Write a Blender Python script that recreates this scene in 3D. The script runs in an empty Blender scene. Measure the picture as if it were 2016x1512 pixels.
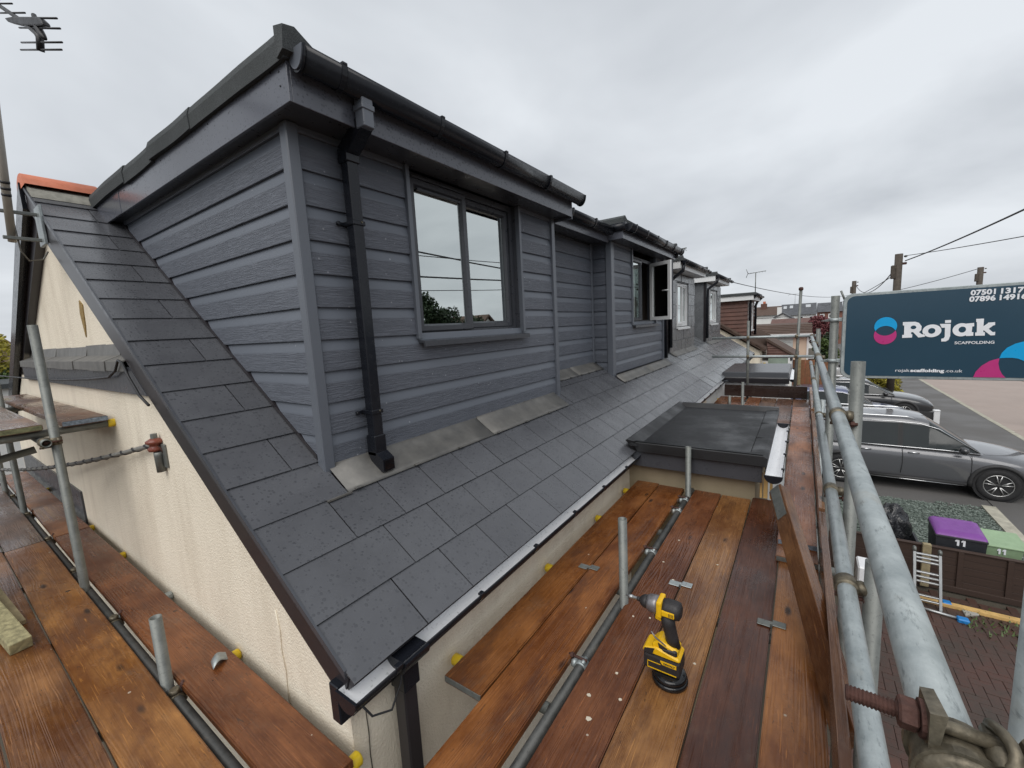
import bpy, bmesh, math, random
from mathutils import Vector, Matrix
random.seed(7)
R = math.radians
sc = bpy.context.scene
COL = sc.collection
# ------------------------------------------------------------------ camera
cd = bpy.data.cameras.new('camera'); cam = bpy.data.objects.new('camera', cd); COL.objects.link(cam)
cd.sensor_fit = 'HORIZONTAL'; cd.sensor_width = 36.0; cd.lens = 14.7646; cd.clip_start = 0.02; cd.clip_end = 900
RM = ((0.56480041, -0.13824818, 0.81356496), (-0.82350897, -0.0308302, 0.56646489), (-0.05323037, -0.98991764, -0.13126153))
cam.matrix_world = Matrix(((RM[0][0], -RM[0][1], -RM[0][2], 0), (RM[1][0], -RM[1][1], -RM[1][2], 0), (RM[2][0], -RM[2][1], -RM[2][2], 4.3), (0, 0, 0, 1)))
sc.camera = cam
# ------------------------------------------------------------------ sky, sun, exposure
W = bpy.data.worlds.new('World'); sc.world = W; W.use_nodes = True
nt = W.node_tree; nt.nodes.clear()
def N(t, **kw):
    n = nt.nodes.new(t)
    for k, v in kw.items(): setattr(n, k, v)
    return n
SUN_EL, SUN_AZ = 50, 194          # azimuth of the light's origin, degrees from +X towards +Y
sky = N('ShaderNodeTexSky', sky_type='NISHITA', sun_disc=False, sun_elevation=R(SUN_EL), sun_rotation=R(90 - SUN_AZ))
sky.air_density = 1.0; sky.dust_density = 3.0
tc = N('ShaderNodeTexCoord'); sep = N('ShaderNodeSeparateXYZ'); nt.links.new(tc.outputs['Generated'], sep.inputs[0])
mz = N('ShaderNodeMath', operation='MAXIMUM'); nt.links.new(sep.outputs[2], mz.inputs[0]); mz.inputs[1].default_value = 0.0
za = N('ShaderNodeMath', operation='ADD'); nt.links.new(mz.outputs[0], za.inputs[0]); za.inputs[1].default_value = 0.22
vd = N('ShaderNodeCombineXYZ')
for i in (0, 1):
    q = N('ShaderNodeMath', operation='DIVIDE'); nt.links.new(sep.outputs[i], q.inputs[0]); nt.links.new(za.outputs[0], q.inputs[1]); nt.links.new(q.outputs[0], vd.inputs[i])
n1 = N('ShaderNodeTexNoise'); n1.inputs['Scale'].default_value = 0.95; n1.inputs['Detail'].default_value = 5; n1.inputs['Roughness'].default_value = 0.5; n1.inputs['Distortion'].default_value = 0.35
nt.links.new(vd.outputs[0], n1.inputs['Vector'])
rp = N('ShaderNodeValToRGB'); nt.links.new(n1.outputs['Fac'], rp.inputs[0])
rp.color_ramp.elements[0].position = 0.30; rp.color_ramp.elements[0].color = (0.49, 0.52, 0.56, 1)
rp.color_ramp.elements[1].position = 0.66; rp.color_ramp.elements[1].color = (0.735, 0.77, 0.81, 1)
b1 = N('ShaderNodeBackground'); nt.links.new(sky.outputs[0], b1.inputs[0]); b1.inputs[1].default_value = 0.05
b2 = N('ShaderNodeBackground'); nt.links.new(rp.outputs[0], b2.inputs[0]); b2.inputs[1].default_value = 0.85
mx = N('ShaderNodeMixShader'); mx.inputs[0].default_value = 0.93
nt.links.new(b1.outputs[0], mx.inputs[1]); nt.links.new(b2.outputs[0], mx.inputs[2])
wo = N('ShaderNodeOutputWorld'); nt.links.new(mx.outputs[0], wo.inputs[0])
sl = bpy.data.lights.new('sun', 'SUN'); sl.energy = 1.5; sl.angle = R(55); sl.color = (1.0, 0.965, 0.92)
so = bpy.data.objects.new('sun', sl); COL.objects.link(so)
sd = Vector((math.cos(R(SUN_AZ)) * math.cos(R(SUN_EL)), math.sin(R(SUN_AZ)) * math.cos(R(SUN_EL)), math.sin(R(SUN_EL))))
so.rotation_euler = (-sd).to_track_quat('-Z', 'Y').to_euler()
sc.view_settings.view_transform = 'Standard'; sc.view_settings.look = 'None'; sc.view_settings.exposure = 0.42; sc.view_settings.gamma = 1.0
sc.view_settings.use_curve_mapping = False
try:
    sc.cycles.use_denoising = True
except Exception: pass
sc.cycles.max_bounces = 6; sc.cycles.diffuse_bounces = 3; sc.cycles.glossy_bounces = 3; sc.cycles.transparent_max_bounces = 12; sc.cycles.caustics_reflective = False; sc.cycles.caustics_refractive = False

# ------------------------------------------------------------------ material helpers
class G:
    def __init__(s, name):
        s.m = bpy.data.materials.new(name); s.m.use_nodes = True; s.t = s.m.node_tree
        s.b = s.t.nodes['Principled BSDF']
    def n(s, t, **kw):
        x = s.t.nodes.new(t)
        for k, v in kw.items(): setattr(x, k, v)
        return x
    def put(s, inp, v):
        if hasattr(v, 'is_output'): s.t.links.new(v, inp)
        elif v is not None:
            if isinstance(v, (tuple, list)) and len(v) == 3 and inp.type == 'RGBA': v = (*v, 1)
            inp.default_value = v
    def tc(s, k='Object'): return s.n('ShaderNodeTexCoord').outputs[k]
    def map(s, v, scale=(1, 1, 1), loc=(0, 0, 0)):
        x = s.n('ShaderNodeMapping'); s.put(x.inputs['Vector'], v); s.put(x.inputs['Scale'], scale); s.put(x.inputs['Location'], loc); return x.outputs[0]
    def noise(s, v, scale, detail=3, rough=0.5, dist=0, out='Fac'):
        x = s.n('ShaderNodeTexNoise'); s.put(x.inputs['Vector'], v); x.inputs['Scale'].default_value = scale; x.inputs['Detail'].default_value = detail
        x.inputs['Roughness'].default_value = rough; x.inputs['Distortion'].default_value = dist; return x.outputs[out]
    def vor(s, v, scale, feature='F1', out='Distance', rnd=1):
        x = s.n('ShaderNodeTexVoronoi', feature=feature); s.put(x.inputs['Vector'], v); x.inputs['Scale'].default_value = scale; x.inputs['Randomness'].default_value = rnd; return x.outputs[out]
    def wave(s, v, scale, dist=2, detail=2, dscale=1, d='X'):
        x = s.n('ShaderNodeTexWave', bands_direction=d); s.put(x.inputs['Vector'], v); x.inputs['Scale'].default_value = scale; x.inputs['Distortion'].default_value = dist
        x.inputs['Detail'].default_value = detail; x.inputs['Detail Scale'].default_value = dscale; return x.outputs['Fac']
    def ramp(s, f, *st):
        x = s.n('ShaderNodeValToRGB'); s.put(x.inputs[0], f); e = x.color_ramp.elements
        while len(e) < len(st): e.new(0.5)
        for q, (p, c) in zip(e, st):
            q.position = p; q.color = (c, c, c, 1) if not isinstance(c, (tuple, list)) else (*c, 1)
        return x.outputs[0]
    def mix(s, f, a, b, mode='MIX'):
        x = s.n('ShaderNodeMix', data_type='RGBA', blend_type=mode); s.put(x.inputs[0], f); s.put(x.inputs[6], a); s.put(x.inputs[7], b); return x.outputs[2]
    def math(s, op, a, b=0.0):
        x = s.n('ShaderNodeMath', operation=op); s.put(x.inputs[0], a); s.put(x.inputs[1], b); return x.outputs[0]
    def bump(s, h, strength=0.3, dist=0.01, nrm=None):
        x = s.n('ShaderNodeBump'); s.put(x.inputs['Height'], h); x.inputs['Strength'].default_value = strength; x.inputs['Distance'].default_value = dist
        if nrm is not None: s.put(x.inputs['Normal'], nrm)
        return x.outputs[0]
    def info(s, k): return s.n('ShaderNodeObjectInfo').outputs[k]
    def set(s, **kw):
        for k, v in kw.items(): s.put(s.b.inputs[k.replace('_', ' ')], v)
        return s.m
def flat(name, col, rough=0.5, metal=0.0, var=0.12, scale=6, bump=0.0, bscale=60, spec=None, coat=0):
    g = G(name); v = g.tc()
    nz = g.noise(v, scale, 4, 0.6)
    lo = tuple(c * (1 - var) for c in col); hi = tuple(min(1, c * (1 + var)) for c in col)
    g.set(Base_Color=g.ramp(nz, (0.3, lo), (0.7, hi)), Roughness=g.ramp(g.noise(v, scale * 2.3, 3), (0.3, max(0.02, rough - 0.08)), (0.7, min(1, rough + 0.08))), Metallic=metal)
    if bump: g.set(Normal=g.bump(g.noise(v, bscale, 3), bump, 0.003))
    if coat: g.set(Coat_Weight=coat, Coat_Roughness=0.08)
    if spec is not None: g.set(Specular_IOR_Level=spec)
    return g.m
MT = {}
def droplets(g, v, scale, cover, size):
    """rain drops: small round bumps scattered by a cell pattern"""
    x = g.n('ShaderNodeTexVoronoi', feature='F1'); g.put(x.inputs['Vector'], v); x.inputs['Scale'].default_value = scale
    s_ = g.n('ShaderNodeSeparateColor'); g.t.links.new(x.outputs['Color'], s_.inputs[0])
    keep = g.math('LESS_THAN', s_.outputs[0], cover)
    rad = g.math('MULTIPLY', g.math('ADD', s_.outputs[1], 0.35), size)
    h = g.math('MAXIMUM', g.math('SUBTRACT', 1.0, g.math('DIVIDE', x.outputs['Distance'], rad)), 0.0)
    return g.math('MULTIPLY', g.math('POWER', h, 0.6), keep)
def mats():
    # cream render
    g = G('cream_render'); v = g.tc()
    n_ = g.noise(v, 90, 4, 0.7); big = g.noise(v, 1.3, 4, 0.6)
    streak = g.ramp(g.noise(g.map(v, (3.5, 3.5, 0.55)), 1.6, 5, 0.65), (0.50, 0.0), (0.78, 1.0))
    c = g.mix(g.ramp(big, (0.3, 0.0), (0.75, 1.0)), (0.88, 0.80, 0.66), (0.82, 0.74, 0.60))
    c = g.mix(g.math('MULTIPLY', streak, 0.32), c, (0.50, 0.42, 0.31))
    c = g.mix(g.math('MULTIPLY', g.ramp(g.vor(v, 38), (0.02, 1.0), (0.10, 0.0)), 0.22), c, (0.42, 0.33, 0.22))
    pos = g.n('ShaderNodeNewGeometry').outputs['Position']; damp = g.ramp(g.noise(g.map(pos, (1, 2.2, 0.5)), 1.1, 6, 0.7), (0.52, 0.0), (0.72, 0.42)); c = g.mix(damp, c, (0.55, 0.47, 0.37))
    g.set(Base_Color=c, Roughness=0.9, Normal=g.bump(g.math('ADD', g.math('MULTIPLY', n_, 1.3), g.math('MULTIPLY', g.vor(v, 95), 0.5)), 0.6, 0.007)); MT['render'] = g.m
    MT['white_render'] = flat('white_render', (0.74, 0.74, 0.72), 0.9, 0, 0.06, 2, 0.3, 90)
    MT['peach_render'] = flat('peach_render', (0.66, 0.52, 0.40), 0.9, 0, 0.06, 2, 0.3, 90)
    # slates
    for nm, c0, c1, cov in (('slate', (0.069, 0.071, 0.079), (0.089, 0.092, 0.101), 0.42), ('slate_old', (0.10, 0.106, 0.115), (0.155, 0.163, 0.173), 0.2)):
        g = G(nm); v = g.tc(); oi = g.info('Random'); vv = g.n('ShaderNodeVectorMath', operation='ADD'); g.put(vv.inputs[0], v)
        cx = g.n('ShaderNodeCombineXYZ'); g.put(cx.inputs[0], g.math('MULTIPLY', oi, 37.0)); g.put(cx.inputs[1], g.math('MULTIPLY', oi, 91.0)); g.t.links.new(cx.outputs[0], vv.inputs[1]); v2 = vv.outputs[0]
        base = g.mix(g.ramp(g.noise(v2, 5, 5, 0.68), (0.3, 0.0), (0.7, 1.0)), c0, c1)
        base = g.mix(g.math('MULTIPLY', g.ramp(oi, (0.0, 0.0), (1.0, 1.0)), 0.34 if nm == 'slate_old' else 0.24), base, tuple(x * 1.45 for x in c1))
        if nm == 'slate_old': base = g.mix(g.math('MULTIPLY', g.ramp(g.noise(g.map(v2, (1.5, 30, 1)), 4, 4), (0.45, 0.0), (0.7, 1.0)), 0.35), base, (0.2, 0.205, 0.2))
        dr = droplets(g, v2, 62, cov, 0.40)
        rg = g.ramp(g.noise(v2, 4, 5, 0.65), (0.3, 0.17), (0.7, 0.36))
        wet = g.ramp(dr, (0.0, 0.0), (0.2, 1.0))
        base = g.mix(g.math('MULTIPLY', wet, 0.42), base, (0.036, 0.038, 0.044))
        bm = g.bump(g.math('ADD', g.noise(v2, 140, 3), g.math('MULTIPLY', dr, 2.0)), 0.22, 0.0016)
        g.set(Base_Color=base, Roughness=g.math('SUBTRACT', rg, g.math('MULTIPLY', wet, 0.2)), Normal=bm, Specular_IOR_Level=0.55); MT[nm] = g.m
    # embossed cladding
    g = G('grain_cladding'); v = g.tc(); d = g.noise(g.map(v, (2.2, 2.2, 9)), 3, 2)
    gv = g.map(v, (7.0, 7.0, 135)); gr = g.noise(gv, 1.0, 4, 0.6, 1.1)
    gr2 = g.ramp(gr, (0.36, 0.0), (0.62, 1.0))
    gz = g.n('ShaderNodeSeparateXYZ'); g.put(gz.inputs[0], g.n('ShaderNodeNewGeometry').outputs['True Normal']); face = g.math('LESS_THAN', gz.outputs[2], 0.12); gr2 = g.math('MULTIPLY', gr2, face)
    base = g.mix(g.noise(v, 1.2, 3), (0.107, 0.121, 0.147), (0.130, 0.145, 0.173))
    base = g.mix(g.math('MULTIPLY', gr2, 0.25), base, (0.18, 0.188, 0.222)); base = g.mix(g.math('MULTIPLY', g.math('SUBTRACT', face, gr2), 0.38), base, (0.062, 0.066, 0.084))  # fine shading of the grain put into the colour: ridges lighter, grooves darker
    dr = droplets(g, v, 46, 0.05, 0.22)
    base = g.mix(g.ramp(dr, (0.0, 0.0), (0.5, 0.55)), base, (0.42, 0.43, 0.46))
    g.set(Base_Color=base, Roughness=0.47, Normal=g.bump(gr2, 0.6, 0.0035)); MT['siding'] = g.m
    g = G('smooth_grey_upvc'); v = g.tc(); dr = droplets(g, v, 60, 0.3, 0.3)
    g.set(Base_Color=g.mix(g.noise(v, 3, 3), (0.110, 0.123, 0.146), (0.133, 0.146, 0.171)), Roughness=0.36, Normal=g.bump(g.math('ADD', dr, g.math('MULTIPLY', g.noise(v, 200, 2), 0.15)), 0.18, 0.0015)); MT['trim'] = g.m
    g = G('wet_grey_fascia'); v = g.tc(); dr = droplets(g, v, 85, 0.5, 0.42)
    base = g.mix(g.noise(v, 2, 3), (0.092, 0.099, 0.122), (0.116, 0.123, 0.147))
    g.set(Base_Color=g.mix(g.ramp(dr, (0.0, 0.0), (0.3, 0.5)), base, (0.035, 0.037, 0.045)), Roughness=0.22, Normal=g.bump(dr, 0.35, 0.002)); MT['fascia'] = g.m
    # mineral felt
    g = G('mineral_felt'); v = g.tc(); f = g.noise(v, 420, 2, 0.8)
    base = g.mix(g.ramp(f, (0.42, 0.0), (0.62, 1.0)), (0.016, 0.019, 0.021), (0.105, 0.115, 0.118))
    base = g.mix(g.math('MULTIPLY', g.ramp(g.noise(v, 3, 4), (0.4, 0.0), (0.7, 1.0)), 0.4), base, (0.03, 0.035, 0.034))
    g.set(Base_Color=base, Roughness=0.85, Normal=g.bump(g.math('ADD', f, g.math('MULTIPLY', g.noise(v, 9, 2), 3.0)), 0.5, 0.004)); MT['felt'] = g.m
    g = G('rubber_roofing'); v = g.tc()
    wet = g.ramp(g.noise(v, 2.2, 5, 0.6), (0.42, 0.0), (0.62, 1.0))
    g.set(Base_Color=g.mix(g.noise(v, 160, 2), (0.009, 0.0095, 0.011), (0.019, 0.020, 0.022)), Roughness=g.math('SUBTRACT', 0.62, g.math('MULTIPLY', wet, 0.30)), Normal=g.bump(g.noise(g.map(v, (1, 1, 1)), 260, 2), 0.35, 0.0015)); MT['rubber'] = g.m
    g = G('grp_roofing'); v = g.tc(); g.set(Base_Color=(0.028, 0.029, 0.033), Roughness=0.25, Normal=g.bump(g.noise(v, 5, 3), 0.2, 0.01)); MT['grp'] = g.m
    g = G('lead_sheet'); v = g.tc(); n2 = g.noise(v, 7, 5, 0.65)
    c = g.ramp(n2, (0.25, (0.095, 0.093, 0.09)), (0.52, (0.145, 0.140, 0.130)), (0.8, (0.205, 0.197, 0.182)))
    g.set(Base_Color=c, Roughness=0.5, Metallic=0.25, Normal=g.bump(g.math('ADD', n2, g.math('MULTIPLY', g.noise(v, 30, 3), 0.3)), 0.2, 0.004)); MT['lead'] = g.m
    g = G('black_upvc'); v = g.tc(); g.set(Base_Color=(0.0105, 0.012, 0.0165), Roughness=g.ramp(g.noise(v, 30, 3), (0.3, 0.16), (0.7, 0.30)), Specular_IOR_Level=0.32); MT['black'] = g.m
    g = G('brown_black_upvc'); v = g.tc(); g.set(Base_Color=(0.024, 0.021, 0.024), Roughness=0.33, Normal=g.bump(g.noise(v, 160, 2), 0.1, 0.001)); MT['brownblack'] = g.m
    g = G('white_lining'); v = g.tc(); g.set(Base_Color=g.mix(g.ramp(g.noise(v, 60, 3), (0.62, 0.0), (0.7, 1.0)), (0.88, 0.89, 0.91), (0.62, 0.63, 0.64)), Roughness=0.35); MT['white'] = g.m
    MT['white_dull'] = flat('white_upvc', (0.74, 0.75, 0.75), 0.4, 0, 0.05, 4)
    g = G('old_cedar_trim'); MT['flatgrey'] = flat('weathered_concrete', (0.32, 0.31, 0.28), 0.9, 0, 0.2, 5, 0.4, 60)
    bpy.data.materials.remove(g.m)
    # wood: colour comes from the object's own colour
    g = G('scaffold_wood'); v = g.tc(); oi = g.info('Random'); oc = g.info('Color')
    cx = g.n('ShaderNodeCombineXYZ'); g.put(cx.inputs[0], g.math('MULTIPLY', oi, 53.0)); g.put(cx.inputs[1], g.math('MULTIPLY', oi, 17.0)); g.put(cx.inputs[2], g.math('MULTIPLY', oi, 29.0))
    vv = g.n('ShaderNodeVectorMath', operation='ADD'); g.put(vv.inputs[0], v); g.t.links.new(cx.outputs[0], vv.inputs[1]); v2 = vv.outputs[0]
    kn = g.vor(g.map(v2, (2.0, 5.5, 5.5)), 1.0)                        # sparse knots bend the grain
    kpull = g.math('MULTIPLY', g.ramp(kn, (0.0, 1.0), (0.28, 0.0)), 0.35)
    gn = g.noise(g.map(v2, (0.38, 11, 11)), 1.0, 2, 0.45)
    ph = g.math('ADD', g.math('MULTIPLY', gn, 4.2), kpull)
    ring = g.math('SINE', g.math('MULTIPLY', ph, 30.0))
    ring = g.math('MULTIPLY', g.math('ADD', ring, 1.0), 0.5)
    fine = g.noise(g.map(v2, (4, 190, 190)), 1.0, 3, 0.6)
    dark = g.mix(1.0, oc, (0.34, 0.25, 0.20), 'MULTIPLY'); lite = g.mix(1.0, oc, (1.32, 1.28, 1.15), 'MULTIPLY')
    c = g.mix(g.math('MULTIPLY', g.ramp(ring, (0.2, 0.0), (0.95, 0.6)), g.ramp(g.noise(v2, 1.4, 3), (0.35, 0.15), (0.7, 1.0))), oc, dark)
    c = g.mix(g.math('MULTIPLY', g.ramp(fine, (0.4, 0.0), (0.7, 1.0)), 0.45), c, lite)
    c = g.mix(g.ramp(g.noise(g.map(v2, (0.7, 1.6, 1.6)), 2.6, 6, 0.68), (0.34, 0.0), (0.60, 0.92)), c, dark)
    st = g.ramp(g.noise(g.map(v2, (0.8, 2.5, 2.5)), 2.1, 6, 0.7), (0.53, 0.0), (0.70, 0.8)); c = g.mix(st, c, g.mix(0.5, dark, (0.035, 0.03, 0.03)))
    grey = g.ramp(g.noise(g.map(v2, (1, 2, 2)), 3.2, 6, 0.75), (0.56, 0.0), (0.74, 0.45)); c = g.mix(grey, c, (0.12, 0.085, 0.06))
    kd = g.ramp(kn, (0.045, 1.0), (0.11, 0.0)); c = g.mix(kd, c, (0.022, 0.014, 0.010))
    scr = g.ramp(g.noise(g.map(v2, (2.2, 60, 60)), 1.3, 2, 0.4, 2.5), (0.66, 0.0), (0.69, 0.6)); c = g.mix(scr, c, lite)
    scr2 = g.ramp(g.noise(g.map(v2, (9, 45, 45), (2, 5, 1)), 1.0, 2, 0.4, 3.0), (0.70, 0.0), (0.73, 0.7)); c = g.mix(scr2, c, (0.03, 0.022, 0.018))
    sp = droplets(g, v2, 11, 0.10, 0.065); c = g.mix(g.ramp(sp, (0.0, 0.0), (0.15, 0.85)), c, (0.48, 0.42, 0.34))
    sp2 = droplets(g, g.map(v2, (1, 1, 1), (3.3, 1.1, 0)), 6.5, 0.3, 0.07); c = g.mix(g.ramp(sp2, (0.0, 0.0), (0.2, 0.9)), c, (0.02, 0.015, 0.013))
    wet = g.ramp(g.noise(v2, 1.6, 5, 0.65), (0.36, 0.0), (0.60, 1.0)); c = g.mix(g.math('MULTIPLY', wet, 0.30), c, dark)
    h = g.math('ADD', g.math('MULTIPLY', ring, -0.5), g.math('MULTIPLY', fine, 0.8))
    g.set(Base_Color=c, Roughness=g.math('SUBTRACT', 0.48, g.math('MULTIPLY', wet, 0.35)), Normal=g.bump(h, 0.5, 0.0022), Specular_IOR_Level=0.5); MT['wood'] = g.m
    MT['pine'] = flat('fresh_pine', (0.62, 0.40, 0.15), 0.6, 0, 0.18, 9)
    # galvanised steel
    for nm, c0, c1, rr in (('galv', (0.27, 0.305, 0.31), (0.46, 0.50, 0.50), 0.40), ('galv_old', (0.13, 0.138, 0.13), (0.23, 0.24, 0.225), 0.48), ('steel_dark', (0.05, 0.052, 0.05), (0.11, 0.11, 0.105), 0.5)):
        g = G(nm + '_steel'); v = g.tc('Generated'); vo = g.tc()
        n3 = g.noise(vo, 13, 6, 0.7); stk = g.noise(g.map(vo, (0.5, 1.6, 1.6)), 60, 4, 0.7)
        c = g.mix(g.ramp(n3, (0.3, 0.0), (0.7, 1.0)), c0, c1)
        c = g.mix(g.ramp(stk, (0.57, 0.0), (0.70, 0.65)), c, tuple(x * 0.55 for x in c0))
        c = g.mix(g.ramp(g.noise(vo, 4.5, 5, 0.7), (0.60, 0.0), (0.75, 0.35)), c, (0.34, 0.28, 0.2))
        g.set(Base_Color=c, Metallic=0.45, Roughness=g.ramp(n3, (0.3, rr - 0.08), (0.7, rr + 0.12)), Normal=g.bump(g.math('ADD', n3, g.math('MULTIPLY', stk, 0.6)), 0.45, 0.002)); MT[nm] = g.m
    MT['coupler'] = flat('worn_coupler_steel', (0.145, 0.125, 0.09), 0.48, 0.6, 0.55, 55, 0.4, 90)
    MT['rust'] = flat('rusty_steel', (0.075, 0.034, 0.026), 0.75, 0.2, 0.4, 60, 0.5, 160)
    MT['yellow'] = flat('yellow_plastic', (0.72, 0.50, 0.02), 0.4, 0, 0.12, 30)
    MT['blueband'] = flat('blue_painted_band', (0.22, 0.27, 0.33), 0.45, 0.4, 0.5, 60)
    MT['aluminium'] = flat('aluminium', (0.40, 0.41, 0.41), 0.35, 0.8, 0.1, 12)
    MT['bluefoot'] = flat('blue_plastic', (0.02, 0.21, 0.55), 0.45)
    MT['terracotta'] = flat('terracotta', (0.52, 0.16, 0.085), 0.7, 0, 0.2, 8, 0.3, 80)
    MT['mortar'] = flat('mortar', (0.30, 0.29, 0.25), 0.95, 0, 0.25, 20, 0.6, 90)
    g = G('brown_clay_tile'); v = g.tc(); g.set(Base_Color=g.mix(g.noise(v, 3.5, 5, 0.7), (0.05, 0.033, 0.027), (0.135, 0.085, 0.062)), Roughness=0.8); MT['tile'] = g.m
    MT['brownclad'] = flat('brown_cladding', (0.115, 0.052, 0.038), 0.6, 0, 0.2, 3)
    MT['darkslate'] = flat('far_slate', (0.075, 0.078, 0.086), 0.6, 0, 0.25, 2)
    MT['frame'] = flat('grey_window_foil', (0.056, 0.060, 0.070), 0.33, 0, 0.06, 8)
    g = G('window_glass'); g.t.nodes.remove(g.b)
    fr = g.n('ShaderNodeFresnel'); fr.inputs['IOR'].default_value = 2.0
    gl = g.n('ShaderNodeBsdfGlossy'); gl.inputs['Roughness'].default_value = 0.005; gl.inputs['Color'].default_value = (0.95, 1.0, 0.98, 1)
    tr = g.n('ShaderNodeBsdfTransparent'); tr.inputs['Color'].default_value = (0.80, 0.86, 0.84, 1)
    ms = g.n('ShaderNodeMixShader'); g.t.links.new(g.math('ADD', g.math('MULTIPLY', fr.outputs[0], 1.0), 0.50), ms.inputs[0])
    g.t.links.new(tr.outputs[0], ms.inputs[1]); g.t.links.new(gl.outputs[0], ms.inputs[2]); g.t.links.new(ms.outputs[0], g.t.nodes['Material Output'].inputs[0]); MT['glass'] = g.m
    MT['carglass'] = flat('car_glass', (0.022, 0.027, 0.028), 0.06, 0, 0.1, 3)
    g = G('net_curtain'); v = g.tc(); fold = g.noise(g.map(v, (30, 1, 0.4)), 1.0, 3)
    g.set(Base_Color=g.mix(fold, (0.55, 0.56, 0.56), (0.82, 0.83, 0.82)), Roughness=0.9, Normal=g.bump(fold, 0.7, 0.03)); MT['curtain'] = g.m
    MT['room'] = flat('room_paint', (0.22, 0.235, 0.23), 0.9)
    MT['roomwall'] = flat('room_brown', (0.09, 0.07, 0.06), 0.9)
    g = G('asphalt'); v = g.tc(); g.set(Base_Color=g.mix(g.noise(v, 55, 3, 0.8), (0.085, 0.08, 0.076), (0.15, 0.145, 0.14)), Roughness=g.ramp(g.noise(v, 0.7, 4), (0.4, 0.55), (0.65, 0.85)), Normal=g.bump(g.noise(v, 120, 2), 0.4, 0.004)); MT['asphalt'] = g.m
    g = G('pink_concrete'); v = g.tc(); g.set(Base_Color=g.mix(g.noise(v, 0.8, 6, 0.7), (0.29, 0.235, 0.205), (0.42, 0.345, 0.305)), Roughness=0.75, Normal=g.bump(g.noise(v, 70, 3), 0.25, 0.004)); MT['concrete'] = g.m
    MT['kerb'] = flat('kerb_stone', (0.40, 0.38, 0.31), 0.9, 0, 0.25, 6, 0.4, 70)
    g = G('ground_soil'); v = g.tc(); g.set(Base_Color=g.mix(g.noise(v, 0.9, 6, 0.7), (0.045, 0.038, 0.03), (0.11, 0.095, 0.07)), Roughness=0.95, Normal=g.bump(g.noise(v, 20, 4), 0.5, 0.02)); MT['soil'] = g.m
    for nm, c0, c1 in (('paver', (0.075, 0.034, 0.025), (0.17, 0.075, 0.052)),):
        g = G('clay_paver'); v = g.tc(); oi = g.info('Random')
        wp = g.n('ShaderNodeNewGeometry').outputs['Position']; c = g.mix(oi, c0, c1); c = g.mix(g.ramp(g.noise(v, 22, 4), (0.4, 0.0), (0.7, 0.5)), c, (0.05, 0.04, 0.032)); c = g.mix(g.ramp(g.noise(wp, 1.6, 6, 0.72), (0.40, 0.0), (0.66, 0.8)), c, (0.045, 0.038, 0.030))
        g.set(Base_Color=c, Roughness=0.55, Normal=g.bump(g.noise(v, 80, 3), 0.4, 0.003)); MT['paver'] = g.m
    g = G('green_slate_chippings'); v = g.tc(); col = g.vor(v, 34, 'F1', 'Color'); g.set(Base_Color=g.ramp(col, (0.1, (0.045, 0.06, 0.05)), (0.6, (0.14, 0.175, 0.15)), (0.97, (0.30, 0.34, 0.31))), Roughness=0.7); MT['chips'] = g.m
    g = G('brown_fence_wood'); v = g.tc(); g.set(Base_Color=g.mix(g.noise(g.map(v, (1, 1, 25)), 2, 4), (0.028, 0.016, 0.012), (0.062, 0.036, 0.026)), Roughness=0.7); MT['fence'] = g.m
    MT['post_wood'] = flat('weathered_post', (0.30, 0.25, 0.15), 0.9, 0, 0.3, 12, 0.3, 60)
    MT['brick_far'] = flat('far_brick', (0.21, 0.10, 0.075), 0.9)
    MT['mossband'] = flat('mossy_painted_band', (0.19, 0.19, 0.10), 0.6, 0.2, 0.5, 50)
    MT['orange_fence'] = flat('orange_fence_wood', (0.21, 0.09, 0.04), 0.7, 0, 0.25, 8)
    for nm, c in (('paint_grey', (0.115, 0.118, 0.128)), ('paint_navy', (0.09, 0.105, 0.19)), ('paint_black', (0.030, 0.031, 0.034)), ('paint_white', (0.66, 0.67, 0.68)), ('paint_red', (0.40, 0.02, 0.03)), ('paint_silver', (0.42, 0.44, 0.45))):
        g = G(nm); g.set(Base_Color=c, Metallic=0.25, Roughness=0.30, Coat_Weight=1.0, Coat_Roughness=0.05); MT[nm] = g.m
    MT['tyre'] = flat('tyre_rubber', (0.018, 0.018, 0.019), 0.8, 0, 0.1, 20)
    MT['alloy'] = flat('alloy', (0.55, 0.55, 0.54), 0.3, 0.85, 0.05, 10)
    MT['chrome'] = flat('chrome', (0.75, 0.76, 0.77), 0.12, 1.0, 0.02, 10)
    MT['cladblack'] = flat('car_black_plastic', (0.028, 0.028, 0.029), 0.6)
    MT['lamp'] = flat('headlamp', (0.55, 0.57, 0.58), 0.1, 0.3)
    MT['drill_yellow'] = flat('tool_yellow', (0.80, 0.47, 0.008), 0.42, 0, 0.06, 60)
    MT['drill_black'] = flat('tool_black', (0.022, 0.020, 0.021), 0.55, 0, 0.15, 60, 0.2, 300)
    MT['drill_grey'] = flat('tool_metal', (0.23, 0.22, 0.23), 0.35, 0.6, 0.1, 60)
    MT['tape'] = flat('glossy_black', (0.008, 0.008, 0.009), 0.10)
    g = G('sign_blue'); v = g.tc(); n5 = g.noise(v, 3.0, 4)
    g.set(Base_Color=g.mix(n5, (0.017, 0.052, 0.085), (0.027, 0.066, 0.102)), Roughness=0.16, Normal=g.bump(g.noise(v, 2.2, 2), 0.05, 0.01)); MT['sign'] = g.m
    MT['sign_white'] = flat('sign_white', (0.80, 0.82, 0.86), 0.4, 0, 0.04, 30)
    MT['sign_cyan'] = flat('sign_cyan', (0.0, 0.34, 0.70), 0.35, 0, 0.03, 20)
    MT['sign_pink'] = flat('sign_magenta', (0.48, 0.03, 0.19), 0.35, 0, 0.03, 20)
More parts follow.
